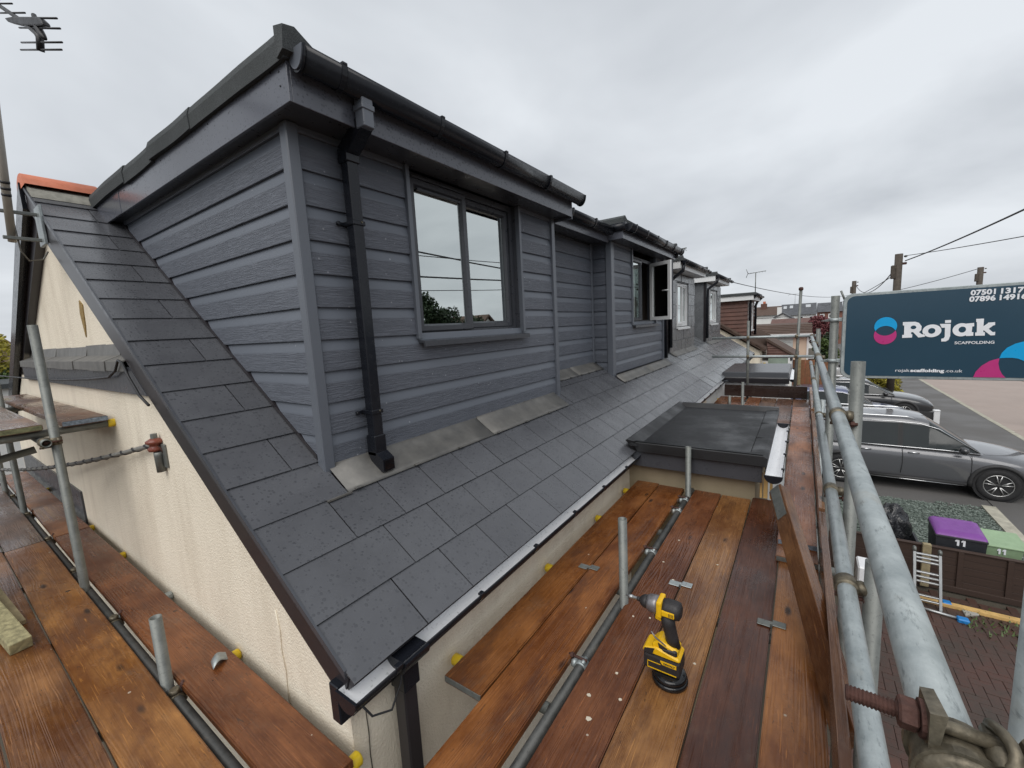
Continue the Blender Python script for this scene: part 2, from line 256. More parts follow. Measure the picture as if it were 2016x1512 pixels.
    MT['purple'] = flat('purple_lid', (0.185, 0.048, 0.275), 0.4, 0, 0.08, 10)
    MT['binblack'] = flat('black_bin', (0.024, 0.026, 0.031), 0.5, 0, 0.1, 10)
    MT['bingreen'] = flat('pale_green_bin', (0.28, 0.40, 0.24), 0.5, 0, 0.1, 10)
    g = G('bin_bag'); v = g.tc(); g.set(Base_Color=(0.02, 0.021, 0.024), Roughness=0.16, Normal=g.bump(g.noise(v, 11, 2, 0.5, 1.5), 0.8, 0.03)); MT['bag'] = g.m
    MT['pole_wood'] = flat('creosoted_pole', (0.075, 0.062, 0.05), 0.85, 0, 0.3, 8)
    MT['cable'] = flat('black_cable', (0.014, 0.014, 0.016), 0.5)
    MT['cable_grey'] = flat('grey_cable', (0.17, 0.165, 0.15), 0.6, 0, 0.15, 30)
    MT['lichen'] = flat('lichen_timber', (0.30, 0.27, 0.15), 0.9, 0, 0.4, 40, 0.6, 120)
    MT['brown_ceramic'] = flat('brown_insulator', (0.20, 0.055, 0.035), 0.25)
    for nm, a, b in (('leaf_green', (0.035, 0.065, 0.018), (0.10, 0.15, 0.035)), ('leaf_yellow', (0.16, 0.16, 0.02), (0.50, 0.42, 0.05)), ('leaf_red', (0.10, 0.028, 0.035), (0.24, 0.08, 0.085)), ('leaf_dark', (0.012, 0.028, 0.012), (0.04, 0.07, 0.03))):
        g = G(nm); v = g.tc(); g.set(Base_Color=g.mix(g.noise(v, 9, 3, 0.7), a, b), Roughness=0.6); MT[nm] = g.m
    MT['bark'] = flat('bark', (0.06, 0.045, 0.032), 0.9)
mats()

# ------------------------------------------------------------------ object helpers
def link(name, me, mat, parent=None, smooth=False, color=None):
    o = bpy.data.objects.new(name, me); COL.objects.link(o)
    if mat is not None and not me.materials: me.materials.append(MT[mat] if isinstance(mat, str) else mat)
    if smooth:
        for p in me.polygons: p.use_smooth = True
    if parent is not None: setp(o, parent)
    if color: o.color = (*color, 1)
    return o
def setp(o, parent):
    o.parent = parent; o.matrix_parent_inverse = WM(parent).inverted()
def WM(o):
    m = o.matrix_basis.copy()
    return WM(o.parent) @ o.matrix_parent_inverse @ m if o.parent else m
def tag(o, label, cat, group=None, kind=None):
    o['label'] = label; o['category'] = cat
    if group: o['group'] = group
    if kind: o['kind'] = kind
    return o
def struct(o): o['kind'] = 'structure'; return o
def thing(name, label, cat, loc=(0, 0, 0), group=None, rotz=0):
    o = bpy.data.objects.new(name, None); COL.objects.link(o); o.location = loc; o.rotation_euler = (0, 0, rotz); o.empty_display_size = 0.1
    o.matrix_basis = Matrix.Translation(loc) @ Matrix.Rotation(rotz, 4, 'Z')
    return tag(o, label, cat, group)
def part(name, parent):
    o = bpy.data.objects.new(name, None); COL.objects.link(o); setp(o, parent); o.empty_display_size = 0.1; return o
def mesh(name, v, f, mat, parent=None, smooth=False, color=None):
    me = bpy.data.meshes.new(name); me.from_pydata([tuple(p) for p in v], [], f); me.update()
    bm = bmesh.new(); bm.from_mesh(me); bmesh.ops.recalc_face_normals(bm, faces=bm.faces); bm.to_mesh(me); bm.free()
    return link(name, me, mat, parent, smooth, color)
def boxmesh(name, a, b, bev=0.0, seg=2):
    bm = bmesh.new(); bmesh.ops.create_cube(bm, size=1)
    for q in bm.verts: q.co = Vector([(a[i] + b[i]) / 2 + q.co[i] * (b[i] - a[i]) for i in range(3)])
    if bev: bmesh.ops.bevel(bm, geom=bm.edges[:], offset=bev, segments=seg, affect='EDGES', profile=0.6)
    me = bpy.data.meshes.new(name); bm.to_mesh(me); bm.free(); return me
def box(name, a, b, mat, parent=None, bev=0.0, color=None, seg=1):
    a, b = [min(p, q) for p, q in zip(a, b)], [max(p, q) for p, q in zip(a, b)]
    return link(name, boxmesh(name, a, b, bev, seg), mat, parent, False, color)
def prism(name, poly, axis, a, b, mat, parent=None, bev=0, smooth=False, color=None):
    """poly: 2D points in the two axes other than `axis` (in order); a,b: extents or functions of the 2D point"""
    fa = a if callable(a) else (lambda p: a); fb = b if callable(b) else (lambda p: b)
    def P(p, t):
        l = list(p); l.insert(axis, t); return tuple(l)
    n = len(poly); v = [P(p, fa(p)) for p in poly] + [P(p, fb(p)) for p in poly]
    f = [tuple(range(n)), tuple(range(2 * n - 1, n - 1, -1))] + [(i, (i + 1) % n, n + (i + 1) % n, n + i) for i in range(n)]
    o = mesh(name, v, f, mat, parent, smooth, color)
    if bev:
        bm = bmesh.new(); bm.from_mesh(o.data); bmesh.ops.bevel(bm, geom=bm.edges[:], offset=bev, segments=1, affect='EDGES'); bm.to_mesh(o.data); bm.free()
    return o
def frame_of(d):
    d = Vector(d).normalized(); u = d.cross(Vector((0, 0, 1)))
    if u.length < 1e-4: u = Vector((1, 0, 0))
    u.normalize(); return u, d.cross(u).normalized()
def tubegeo(pts, rad, n=12, hollow=0.0, caps=True):
    pts = [Vector(p) for p in pts]; v = []; f = []
    rads = rad if isinstance(rad, (list, tuple)) else [rad] * len(pts)
    u = None; rings = []
    for i, p in enumerate(pts):
        d = (pts[min(i + 1, len(pts) - 1)] - pts[max(i - 1, 0)])
        if u is None: u, w = frame_of(d)
        else:
            d.normalize(); u = (u - d * u.dot(d)).normalized(); w = d.cross(u)
        rings.append((p, u.copy(), w.copy(), rads[i]))
    def ring(p, u, w, r):
        s = len(v)
        for k in range(n):
            a = 2 * math.pi * k / n; v.append(p + u * (r * math.cos(a)) + w * (r * math.sin(a)))
        return s
    idx = [ring(*q) for q in rings]
    for a, b in zip(idx, idx[1:]):
        for k in range(n): f.append((a + k, a + (k + 1) % n, b + (k + 1) % n, b + k))
    if hollow:
        i0 = ring(rings[0][0], rings[0][1], rings[0][2], rads[0] - hollow); i1 = ring(rings[-1][0], rings[-1][1], rings[-1][2], rads[-1] - hollow)
        for k in range(n):
            f.append((idx[0] + (k + 1) % n, idx[0] + k, i0 + k, i0 + (k + 1) % n)); f.append((idx[-1] + k, idx[-1] + (k + 1) % n, i1 + (k + 1) % n, i1 + k))
            f.append((i0 + (k + 1) % n, i0 + k, i1 + k, i1 + (k + 1) % n))
    elif caps:
        f.append(tuple(idx[0] + k for k in range(n))); f.append(tuple(idx[-1] + k for k in reversed(range(n))))
    return v, f
def tube(name, p0, p1, rad, mat, parent=None, n=20, hollow=0.0, color=None):
    v, f = tubegeo([p0, p1], rad, n, hollow)
    o = mesh(name, v, f, mat, parent, False, color)
    for p in o.data.polygons: p.use_smooth = len(p.vertices) == 4
    return o
def sweep(name, pts, rad, mat, parent=None, n=8):
    v, f = tubegeo(pts, rad, n); o = mesh(name, v, f, mat, parent, True); return o
def lathe(name, prof, c, axis, mat, parent=None, n=24, smooth=True):
    """prof: list of (radius, height along axis)"""
    c = Vector(c); d = Vector(axis).normalized(); u, w = frame_of(d); v = []; f = []
    for r_, h in prof:
        for k in range(n):
            a = 2 * math.pi * k / n; v.append(c + d * h + u * (r_ * math.cos(a)) + w * (r_ * math.sin(a)))
    for i in range(len(prof) - 1):
        for k in range(n): f.append((i * n + k, i * n + (k + 1) % n, (i + 1) * n + (k + 1) % n, (i + 1) * n + k))
    f.append(tuple(range(n))); f.append(tuple(range((len(prof) - 1) * n, len(prof) * n)))
    o = mesh(name, v, f, mat, parent, smooth)
    if smooth:
        for p in o.data.polygons:
            if len(p.vertices) > 4: p.use_smooth = False
    return o
def join_boxes(name, bl, mat, parent=None):
    v = []; f = []
    for a, b in bl:
        s = len(v)
        v += [(a[0], a[1], a[2]), (b[0], a[1], a[2]), (b[0], b[1], a[2]), (a[0], b[1], a[2]), (a[0], a[1], b[2]), (b[0], a[1], b[2]), (b[0], b[1], b[2]), (a[0], b[1], b[2])]
        f += [(s, s + 3, s + 2, s + 1), (s + 4, s + 5, s + 6, s + 7), (s, s + 1, s + 5, s + 4), (s + 1, s + 2, s + 6, s + 5), (s + 2, s + 3, s + 7, s + 6), (s + 3, s, s + 4, s + 7)]
    return mesh(name, v, f, mat, parent)
def catenary(p0, p1, sag, n=14):
    p0, p1 = Vector(p0), Vector(p1); return [p0.lerp(p1, i / n) - Vector((0, 0, sag * 4 * (i / n) * (1 - i / n))) for i in range(n + 1)]
# ================================================================== the slated house
TP = math.tan(R(33.12)); CP = math.cos(R(33.12)); SP = math.sin(R(33.12))
YE, ZE, XV = 1.30, 3.053, 0.762                       # eaves edge of the slates and the verge
YR = 5.34; ZR = ZE + (YR - YE) * TP
def zroof(y): return ZE + (y - YE) * TP if y <= YR else ZR - (y - YR) * math.tan(R(30))
def yroof(z): return YE + (z - ZE) / TP
ROT = Matrix.Rotation(R(33.12), 4, 'X')
house = thing('house', 'cream rendered house with new slate roof and grey clad dormers', 'house', (0.8, 1.41, 0))
# walls: lower wall slightly proud of the gable above the lead band
wl = prism('wall', [(1.41, 0), (9.2, 0), (9.2, 3.2), (8.2, 4.06), (3.06, 4.06), (1.47, 3.02), (1.41, 2.98)], 0, 0.80, 8.2, 'render', house)
prism('gable_wall', [(2.9, 4.0), (8.0, 4.0), (7.9, 4.1), (5.34, 5.55), (3.05, 4.06)], 0, 0.86, 1.1, 'render', wl)
# crack and hole in the render, dark pipes seen low on the gable
prism('render_patch', [(4.62, 4.66), (4.70, 4.70), (4.74, 4.60), (4.69, 4.41), (4.645, 4.50)], 0, 0.853, 0.862, flat('bare_plaster', (0.28, 0.19, 0.07), 0.95, 0, 0.4, 60, 0.5, 90), wl)
sweep('render_crack', [(0.798, 1.92, 3.10), (0.797, 1.905, 3.0), (0.797, 1.915, 2.9), (0.797, 1.90, 2.80), (0.797, 1.91, 2.72), (0.798, 1.90, 2.62)], 0.0045, 'render', wl, 5)
sweep('render_crack', [(0.866, 1.41, 2.80), (0.868, 1.407, 2.70), (0.864, 1.407, 2.6), (0.867, 1.407, 2.5)], 0.0022, 'soil', wl, 5)
box('panel', (0.785, 5.6, 2.0), (0.80, 9.0, 2.98), 'frame', wl)
# band and lead flashing on the gable
band = prism('band_board', [(3.10, 4.025), (7.35, 4.025), (7.35, 4.19), (3.35, 4.19)], 0, 0.772, 0.86, 'frame', house)
ys = [3.36, 3.80, 4.18, 4.72, 5.3, 5.9, 6.6, 7.3]
for i in range(7):
    j = 0.006 * (i % 2)
    mesh('lead_flashing', [(p[0], p[1] + (0.22 * (p[2] - 4.165) / 0.17 if (i == 0 and p[1] < ys[0] + 0.01) else 0), p[2]) for y in (ys[i], ys[i + 1] + 0.04) for p in ((0.857, y, 4.335 + 0.004 * (i % 3)), (0.846 - j, y, 4.262), (0.760 - j, y, 4.226), (0.757 - j, y, 4.165 - 0.004 * (i % 2)), (0.762 - j, y, 4.165), (0.766 - j, y, 4.222), (0.852 - j, y, 4.255), (0.8595, y, 4.33))],
         [(0, 1, 2, 3, 4, 5, 6, 7), (15, 14, 13, 12, 11, 10, 9, 8)] + [(k, (k + 1) % 8, 8 + (k + 1) % 8, 8 + k) for k in range(8)], 'lead', band)
# roof body
roof = prism('roof', [(1.36, 2.99), (YR, ZR - 0.05), (9.35, zroof(9.35) - 0.03), (9.35, zroof(9.35) - 0.15), (YR, ZR - 0.35), (1.42, 2.93)], 0, 0.80, 8.2, 'brownblack', house)
prism('eaves_felt', [(1.31, 3.035), (YR, ZR - 0.012), (YR, ZR - 0.05), (1.36, 2.99)], 0, 0.775, 8.2, 'brownblack', roof)
# bargeboards and verge trim, front and rear slope
def off(y, d): return zroof(y) - d / CP
prism('bargeboard', [(1.335, off(1.335, 0.012)), (YR, off(YR, 0.012)), (YR, off(YR, 0.155)), (1.46, off(1.46, 0.150)), (1.40, off(1.40, 0.17))], 0, 0.768, 0.792, 'brownblack', roof, 0.002)
prism('verge_trim', [(1.345, off(1.345, -0.003)), (YR, off(YR, -0.003)), (YR, off(YR, 0.024)), (1.345, off(1.345, 0.024))], 0, 0.758, 0.768, 'frame', roof)
prism('bargeboard', [(YR, off(YR, -0.012)), (9.35, zroof(9.35) + 0.01), (9.35, zroof(9.35) - 0.17), (YR, off(YR, 0.165))], 0, 0.74, 0.768, 'black', roof, 0.002)
prism('soffit', [(YR, off(YR, 0.12)), (9.3, zroof(9.3) - 0.13), (9.3, zroof(9.3) - 0.15), (YR, off(YR, 0.145))], 0, 0.768, 0.87, 'black', roof)
prism('soffit', [(YR, off(YR, 0.13)), (1.5, off(1.5, 0.13)), (1.5, off(1.5, 0.145)), (YR, off(YR, 0.145))], 0, 0.792, 0.87, 'brownblack', roof)
# ridge tile with its mortar bed
v = []; n = 9
for x in (0.752, 1.20):
    for k in range(n):
        a = math.pi * (0.10 + 0.8 * k / (n - 1)); v.append((x, YR - 0.20 * math.cos(a), ZR - 0.085 + 0.165 * math.sin(a)))
f = [(k, k + 1, n + k + 1, n + k) for k in range(n - 1)] + [tuple(range(n)), tuple(range(2 * n - 1, n - 1, -1))]
mesh('ridge_tile', v, f, 'terracotta', roof, True)
prism('mortar_bed', [(5.115, off(5.115, -0.004)), (5.15, off(5.15, -0.045)), (5.34, ZR + 0.02), (5.34, ZR - 0.02)], 0, 0.77, 1.2, 'mortar', roof)
# slates ------------------------------------------------------------
GA = 0.263
SL = {}
def slate(x0, x1, s0, s1=None, mat='slate', par=None, top=None, jit=0.0):
    """one slate: x0..x1, lower edge at slope distance s0, visible to s1"""
    s1 = s0 + GA if s1 is None else s1
    w = round(x1 - x0 - 0.0062, 4); h = round(s1 - s0 + 0.04, 4); key = (w, h, mat)
    if key not in SL:
        bt, tp = 0.009, 0.0005
        me = bpy.data.meshes.new('slate')
        vv = [(0, 0, bt), (w, 0, bt), (w, h, tp), (0, h, tp), (0, 0, bt + 0.0055), (w, 0, bt + 0.0055), (w, h, tp + 0.0045), (0, h, tp + 0.0045)]
        me.from_pydata(vv, [], [(0, 3, 2, 1), (4, 5, 6, 7), (0, 1, 5, 4), (1, 2, 6, 5), (2, 3, 7, 6), (3, 0, 4, 7)]); me.update(); me.materials.append(MT[mat]); SL[key] = me
    o = bpy.data.objects.new('slate', SL[key]); COL.objects.link(o)
    jz = random.uniform(-0.0009, 0.0009) - 0.012 + jit
    base = Vector((x0 + 0.003, YE + s0 * CP, ZE + s0 * SP)) + Vector((0, -SP, CP)) * jz
    o.matrix_basis = Matrix.Translation(base) @ ROT @ Matrix.Rotation(random.uniform(-0.0016, 0.0016), 4, 'Z')
    setp(o, par or roof); return o
def row(xs, s0, s1=None, mat='slate', par=None, jit=0.0):
    for a, b in zip(xs, xs[1:]): slate(a, b, s0, s1, mat, par, None, jit * random.uniform(-1, 1))
def joints(a, first, b, step=0.305):
    xs = [a]; x = first
    while x < b - 0.06: xs.append(x); x += step
    return xs + [b]
row(joints(XV, 1.132, 8.2), 0)
row(joints(XV, 1.279, 8.2), GA)
row(joints(XV, 1.125, 8.2), 2 * GA)
row([XV, 1.242], 3 * GA)
for k in range(4, 18):                                                # the strip between verge and dormer
    if 4 * GA + (k - 4) * GA > 4.75: break
    row([XV, 1.255] if k % 2 else [XV, 1.075, 1.255], k * GA, min(k * GA + GA, 4.80))
row([XV, 1.20], 18 * GA, 4.80)
row(joints(3.93, 4.16, 5.47), 3 * GA); row(joints(3.93, 4.31, 5.47), 4 * GA, 1.20)     # in the recess
row(joints(3.80, 3.93, 3.93), 3 * GA, 0.98) if False else None
row([3.815, 3.93], 3 * GA, 1.0)
row(joints(7.98, 8.2, 8.2), 3 * GA, 1.3)
# lead aprons under the dormer fronts
def apron(x0, x1, s0, s1, nseg, par):
    w = (x1 - x0) / nseg
    for i in range(nseg):
        a, b = x0 + i * w, x0 + (i + 1) * w + 0.03 * (i < nseg - 1); m = 5; v = []
        for j in range(m + 1):
            x = a + (b - a) * j / m
            for s, dz in ((s0 - 0.004, 0.0050), (s0 + 0.03, 0.0055), ((s0 + s1) / 2, 0.005), (s1 - 0.02, 0.007), (s1 + 0.01, 0.022)):
                dz += 0.0004 * math.sin(13 * x + 40 * s) + 0.0008 * (i % 2)
                v.append((x, YE + s * CP - SP * dz, ZE + s * SP + CP * dz))
        f = [(j * 5 + k, j * 5 + k + 1, (j + 1) * 5 + k + 1, (j + 1) * 5 + k) for j in range(m) for k in range(4)]
        o = mesh('lead_apron', v, f, 'lead', par, True)
        md = o.modifiers.new('thickness', 'SOLIDIFY'); md.thickness = 0.002
        for xx in (a + 0.06, a + (b - a) * 0.37, a + (b - a) * 0.68):
            c = Vector((xx, YE + (s0 - 0.006) * CP - SP * 0.012, ZE + (s0 - 0.006) * SP + CP * 0.012))
            box('lead_clip', c + Vector((-0.022, -0.006, -0.002)), c + Vector((0.022, 0.016, 0.006)), 'lead', par, 0.002)
apron(1.245, 3.82, 0.79, 1.0, 2, roof)
apron(3.93, 5.47, 1.14, 1.31, 2, roof)
apron(5.5, 8.05, 0.80, 0.94, 2, roof)
box('lead_clip', (1.12, 1.945, 3.478), (1.26, 1.99, 3.486), 'lead', roof)
# gutters ------------------------------------------------------------
DEEP = [0.98]
def arc(yc, zt, r, n=12): return [(yc + r * math.cos(math.pi + math.pi * k / n), zt + r * DEEP[0] * math.sin(math.pi + math.pi * k / n)) for k in range(n + 1)]
def gutter(par, x0, x1, yc, zt, r=0.057, lining='white', sag=0.0, step=0.62, name='gutter', end=True):
    o_ = arc(yc, zt, r); i_ = arc(yc, zt, r - 0.0035)[::-1]
    g_ = prism(name, o_ + i_, 0, x0, x1, 'black', par, 0, True)
    l_ = arc(yc, zt, r - 0.0038); v = [(x, p[0], p[1]) for x in (x0 + 0.003, x1 - 0.003) for p in l_]; m = len(l_)
    mesh('gutter_lining', v, [(k, k + 1, m + k + 1, m + k) for k in range(m - 1)], lining, g_, True)
    if end:
        for x in (x0, x1): prism('end_stop', arc(yc, zt, r + 0.004), 0, x - 0.006, x + 0.004, 'black', g_)
    x = x0 + 0.18
    while x < x1 - 0.1:
        o2 = arc(yc, zt + 0.004, r + 0.006); i2 = arc(yc, zt + 0.004, r + 0.0005)[::-1]
        b_ = prism('bracket', o2 + i2, 0, x, x + 0.028, 'black', g_)
        box('bracket_clip', (x, yc - r - 0.008, zt - 0.002), (x + 0.028, yc - r + 0.016, zt + 0.010), 'black', g_, 0.002)
        x += step
    return g_
eg = gutter(house, 0.738, 9.6, 1.315, 3.015, 0.058, 'white', step=0.52)
o_ = arc(1.315, 3.018, 0.054); v = [(x, p[0], p[1]) for x in (0.965, 1.07) for p in o_]; m = len(o_)
ol = mesh('outlet_lining', v, [(k, k + 1, m + k + 1, m + k) for k in range(m - 1)], 'black', eg, True)
lathe('outlet_hole', [(0.030, 0), (0.034, 0.004)], (1.018, 1.315, 2.963), (0, 0, 1), 'tape', eg, 16)
prism('outlet', arc(1.315, 3.012, 0.072) + [(1.387, 3.012)], 0, 0.955, 1.085, 'black', eg)
dp = box('downpipe', (0.988, 1.315, 0.05), (1.058, 1.385, 2.95), 'brownblack', house, 0.006)
box('pipe_socket', (0.980, 1.300, 2.83), (1.066, 1.39, 2.955), 'black', dp, 0.005)
box('fascia', (0.79, 1.374, 2.86), (9.6, 1.41, 3.03), 'brownblack', house)
box('fascia_end', (0.74, 1.375, 2.86), (0.792, 1.43, 3.02), 'black', house, 0.004)
sweep('wire', [(0.80, 1.36, 2.93), (0.83, 1.31, 2.86), (0.90, 1.285, 2.84), (0.965, 1.30, 2.90), (0.985, 1.31, 2.96)], 0.0045, 'cable', house)
# ---------------------------------------------------------------- cladding
PITCH = 0.174
LINES = [5.163 - PITCH * k + PITCH for k in range(-1, 12)]
PROF = [(0.0, 0.0), (0.0185, 0.0), (0.0195, 0.003), (0.0195, 0.110), (0.0185, 0.117), (0.003, 0.1725), (0.0, 0.182)]
def siding(par, axis, plane, sign, a, b, zb, ztop=None):
    """one embossed board along X (axis 0) or Y (axis 1); a,b may be functions of z"""
    fa = a if callable(a) else (lambda z: a); fb = b if callable(b) else (lambda z: b)
    pr = [(d, z) for d, z in PROF if ztop is None or zb + z < ztop - 1e-4]
    if ztop is not None and len(pr) < len(PROF): pr += [(pr[-1][0], ztop - zb), (0.0, ztop - zb)] if pr[-1][0] > 0 else [(0.0, ztop - zb)]
    v = []
    for e in (fa, fb):
        for d, z in pr:
            t = e(zb + z); v.append((t, plane + sign * d, zb + z) if axis == 0 else (plane + sign * d, t, zb + z))
    n = len(pr)
    f = [tuple(range(n)), tuple(range(2 * n - 1, n - 1, -1))] + [(i, (i + 1) % n, n + (i + 1) % n, n + i) for i in range(n)]
    return mesh('siding_board', v, f, 'siding', par)
def window(par, x0, x1, z0, z1, y, depth, mat, sashes, sill=True, curtain='curtain', fw=0.055, open_sash=None):
    """frame x0..x1,z0..z1, outer face at y+depth; sashes: list of (x0,x1,proud)"""
    wnd = part('window', par); yf = y + depth
    fr = join_boxes('frame', [((x0, yf, z0), (x0 + fw, yf + 0.06, z1)), ((x1 - fw, yf, z0), (x1, yf + 0.06, z1)), ((x0 + fw, yf, z0), (x1 - fw, yf + 0.06, z0 + fw)), ((x0 + fw, yf, z1 - fw), (x1 - fw, yf + 0.06, z1))], mat, wnd)
    for i, (a, b, pr) in enumerate(sashes):
        s = 0.052; yo = yf - (0.022 if pr else -0.012)
        # chamfered sash bars
        def ring(x_, z_, d): return [(a + x_, yo + d, z0 + fw - (0.008 if pr else -0.002) + z_), (b - x_, yo + d, z0 + fw - (0.008 if pr else -0.002) + z_), (b - x_, yo + d, z1 - fw + (0.008 if pr else -0.002) - z_), (a + x_, yo + d, z1 - fw + (0.008 if pr else -0.002) - z_)]
        R4 = ring(0, 0, 0.05) + ring(0, 0, 0.004) + ring(0.006, 0.006, 0) + ring(s - 0.014, s - 0.014, 0) + ring(s, s, 0.022) + ring(s, s, 0.05)
        f = [(q * 4 + k, q * 4 + (k + 1) % 4, (q + 1) * 4 + (k + 1) % 4, (q + 1) * 4 + k) for q in range(5) for k in range(4)] + [(20 + k, 20 + (k + 1) % 4, (k + 1) % 4, k) for k in range(4)]
        if open_sash != i:
            mesh('sash', R4, f, mat, wnd)
            q = ring(s - 0.004, s - 0.004, 0.026); box('pane', q[0], (q[2][0], q[2][1] + 0.012, q[2][2]), 'glass', wnd)
            if pr: box('drip_bar', (a + 0.02, yo - 0.014, q[2][2] + s - 0.004), (b - 0.01, yo, q[2][2] + s + 0.008), mat, wnd, 0.003)
    if sill:
        prism('sill', [(yf + 0.01, z0 - 0.004), (y - 0.062, z0 - 0.022), (y - 0.062, z0 - 0.058), (y - 0.052, z0 - 0.058), (y - 0.046, z0 - 0.034), (yf + 0.01, z0 - 0.034)], 0, x0 - 0.018, x1 + 0.035, mat, wnd)
    return wnd
def curtains(par, x0, x1, z0, z1, y, amp=0.018, per=0.075, mat='curtain', name='curtain'):
    n = max(8, int((x1 - x0) / per * 6)); v = []
    for i in range(n + 1):
        x = x0 + (x1 - x0) * i / n; yy = y + amp * math.sin(x / per * 6.283) + amp * 0.6 * math.sin(x / per * 2.3 + 1)
        v += [(x, yy, z0), (x, yy * 1.0, z1)]
    o = mesh(name, v, [(2 * i, 2 * i + 2, 2 * i + 3, 2 * i + 1) for i in range(n)], mat, par, True); return o
# ---- first dormer --------------------------------------------------
YD, XD, XF = 2.146, 1.247, 3.90
ZS = 5.37
dm = part('dormer', house)
join_boxes('dormer_wall', [((XD, YD, 3.45), (2.0, YD + 0.05, ZS)), ((3.27, YD, 3.45), (3.93, YD + 0.05, ZS)), ((2.0, YD, 3.45), (3.27, YD + 0.05, 4.25))], 'frame', dm)
prism('dormer_cheek', [(YD + 0.05, 3.5), (YD + 0.05, 5.58), (5.15, 5.58)], 0, XD, XD + 0.05, 'frame', dm)
for zb in LINES:
    if zb < 3.45 or zb > 5.36: continue
    zt = ZS if zb + PITCH > ZS - 0.01 else None
    lo = max(zb, 3.60)
    if zb > 4.27:
        siding(dm, 0, YD, -1, 1.28, 1.975, zb, zt); siding(dm, 0, YD, -1, 3.30, 3.865, zb, zt)
    elif zb > 3.57: siding(dm, 0, YD, -1, 1.28, 3.865, zb, zt)
    siding(dm, 1, XD, -1, 2.174, lambda z: max(2.19, yroof(z) + 0.10), max(zb, 3.62), zt) if zb > 3.57 else None
prism('siding_board', [(YD, 3.575), (YD - 0.016, 3.575), (YD - 0.016, 3.585), (YD, 3.60)], 0, 1.30, 3.865, 'siding', dm)
box('corner_post', (1.216, 2.112, 3.56), (1.282, 2.176, ZS), 'trim', dm, 0.006)
box('edge_trim', (3.865, 2.106, 3.55), (3.925, 2.16, 5.40), 'trim', dm, 0.004)
box('edge_trim', (1.972, 2.106, 4.262), (2.004, 2.15, ZS), 'trim', dm, 0.003)
box('edge_trim', (3.268, 2.106, 4.262), (3.302, 2.15, ZS), 'trim', dm, 0.003)
prism('cheek_flashing', [(2.19, zroof(2.19) + 0.004), (4.95, zroof(4.95) + 0.004), (4.95, zroof(4.95) + 0.028), (2.19, zroof(2.19) + 0.028)], 0, 1.222, 1.247, 'brownblack', dm)
# soffit, fascias
join_boxes('soffit', [((1.155, 1.93, ZS), (3.93, 2.15, ZS + 0.012)), ((1.155, 2.15, ZS), (1.25, 4.9, ZS + 0.012))], 'frame', dm)
box('fascia', (1.155, 1.917, ZS - 0.012), (3.94, 1.93, 5.555), 'fascia', dm, 0.002)
prism('fascia', [(1.917, ZS - 0.012), (4.44, ZS - 0.012), (4.44, 5.555), (1.917, 5.555)], 0, 1.140, 1.155, 'fascia', dm, 0.002)
prism('fascia', [(4.445, ZS - 0.012), (4.86, ZS - 0.012), (5.15, 5.555), (4.445, 5.555)], 0, 1.137, 1.155, 'fascia', dm, 0.002)
box('fascia_end', (3.94, 1.917, ZS - 0.03), (3.955, 2.16, 5.50), 'fascia', dm)
for y, z in ((1.98, 5.50), (1.98, 5.44), (2.05, 5.52), (2.75, 5.51), (3.5, 5.51), (4.3, 5.50)): lathe('nail_head', [(0.005, 0), (0.004, 0.003)], (1.140, y, z), (-1, 0, 0), 'black', dm, 8)
# flat roof with felt kerb
prism('flat_roof', [(1.865, 5.565), (5.6, 5.60), (5.6, 5.55), (1.865, 5.550)], 0, 1.17, 3.98, 'felt', dm)
segs = [(1.90, 2.95, 0.0), (2.92, 3.62, 0.005), (3.60, 4.20, -0.002), (4.18, 5.2, 0.004)]
for i, (a, b, e) in enumerate(segs):
    v = []; m = 8; K = [(1.118, 5.525), (1.114, 5.60), (1.128, 5.642), (1.165, 5.655), (1.24, 5.62), (1.34, 5.57)]
    for j in range(m + 1):
        y = a + (b - a) * j / m
        for (x, z) in K: v.append((x - e - 0.002 * math.sin(y * 9 + i), y, z + (e + 0.003 * math.sin(y * 5.3 + i)) * (1 if z > 5.53 else 1.4)))
    n = len(K)
    f = [(j * n + k, j * n + (k + 1) % n, (j + 1) * n + (k + 1) % n, (j + 1) * n + k) for j in range(m) for k in range(n)] + [tuple(range(n)), tuple(range((m + 1) * n - 1, m * n - 1, -1))]
    mesh('felt_kerb', v, f, 'felt', dm, False)
# folded felt corner
mesh('felt_corner', [(1.108, 1.93, 5.522), (1.108, 1.93, 5.652), (1.165, 1.93, 5.662), (1.36, 1.93, 5.575), (1.36, 1.93, 5.54), (1.104, 1.868, 5.54), (1.110, 1.862, 5.635), (1.165, 1.862, 5.648), (1.30, 1.858, 5.565), (1.30, 1.858, 5.545)],
     [(0, 1, 2, 3, 4), (9, 8, 7, 6, 5), (0, 5, 6, 1), (1, 6, 7, 2), (2, 7, 8, 3), (3, 8, 9, 4), (4, 9, 5, 0)], 'felt', dm)
DEEP[0] = 1.55
g1 = gutter(house, 1.165, 4.03, 1.860, 5.560, 0.058, 'black', step=0.66)
prism('end_stop', arc(1.860, 5.560, 0.055), 0, 1.152, 1.159, 'trim', g1)  # near stop of the black gutter: its pale sheen painted as grey
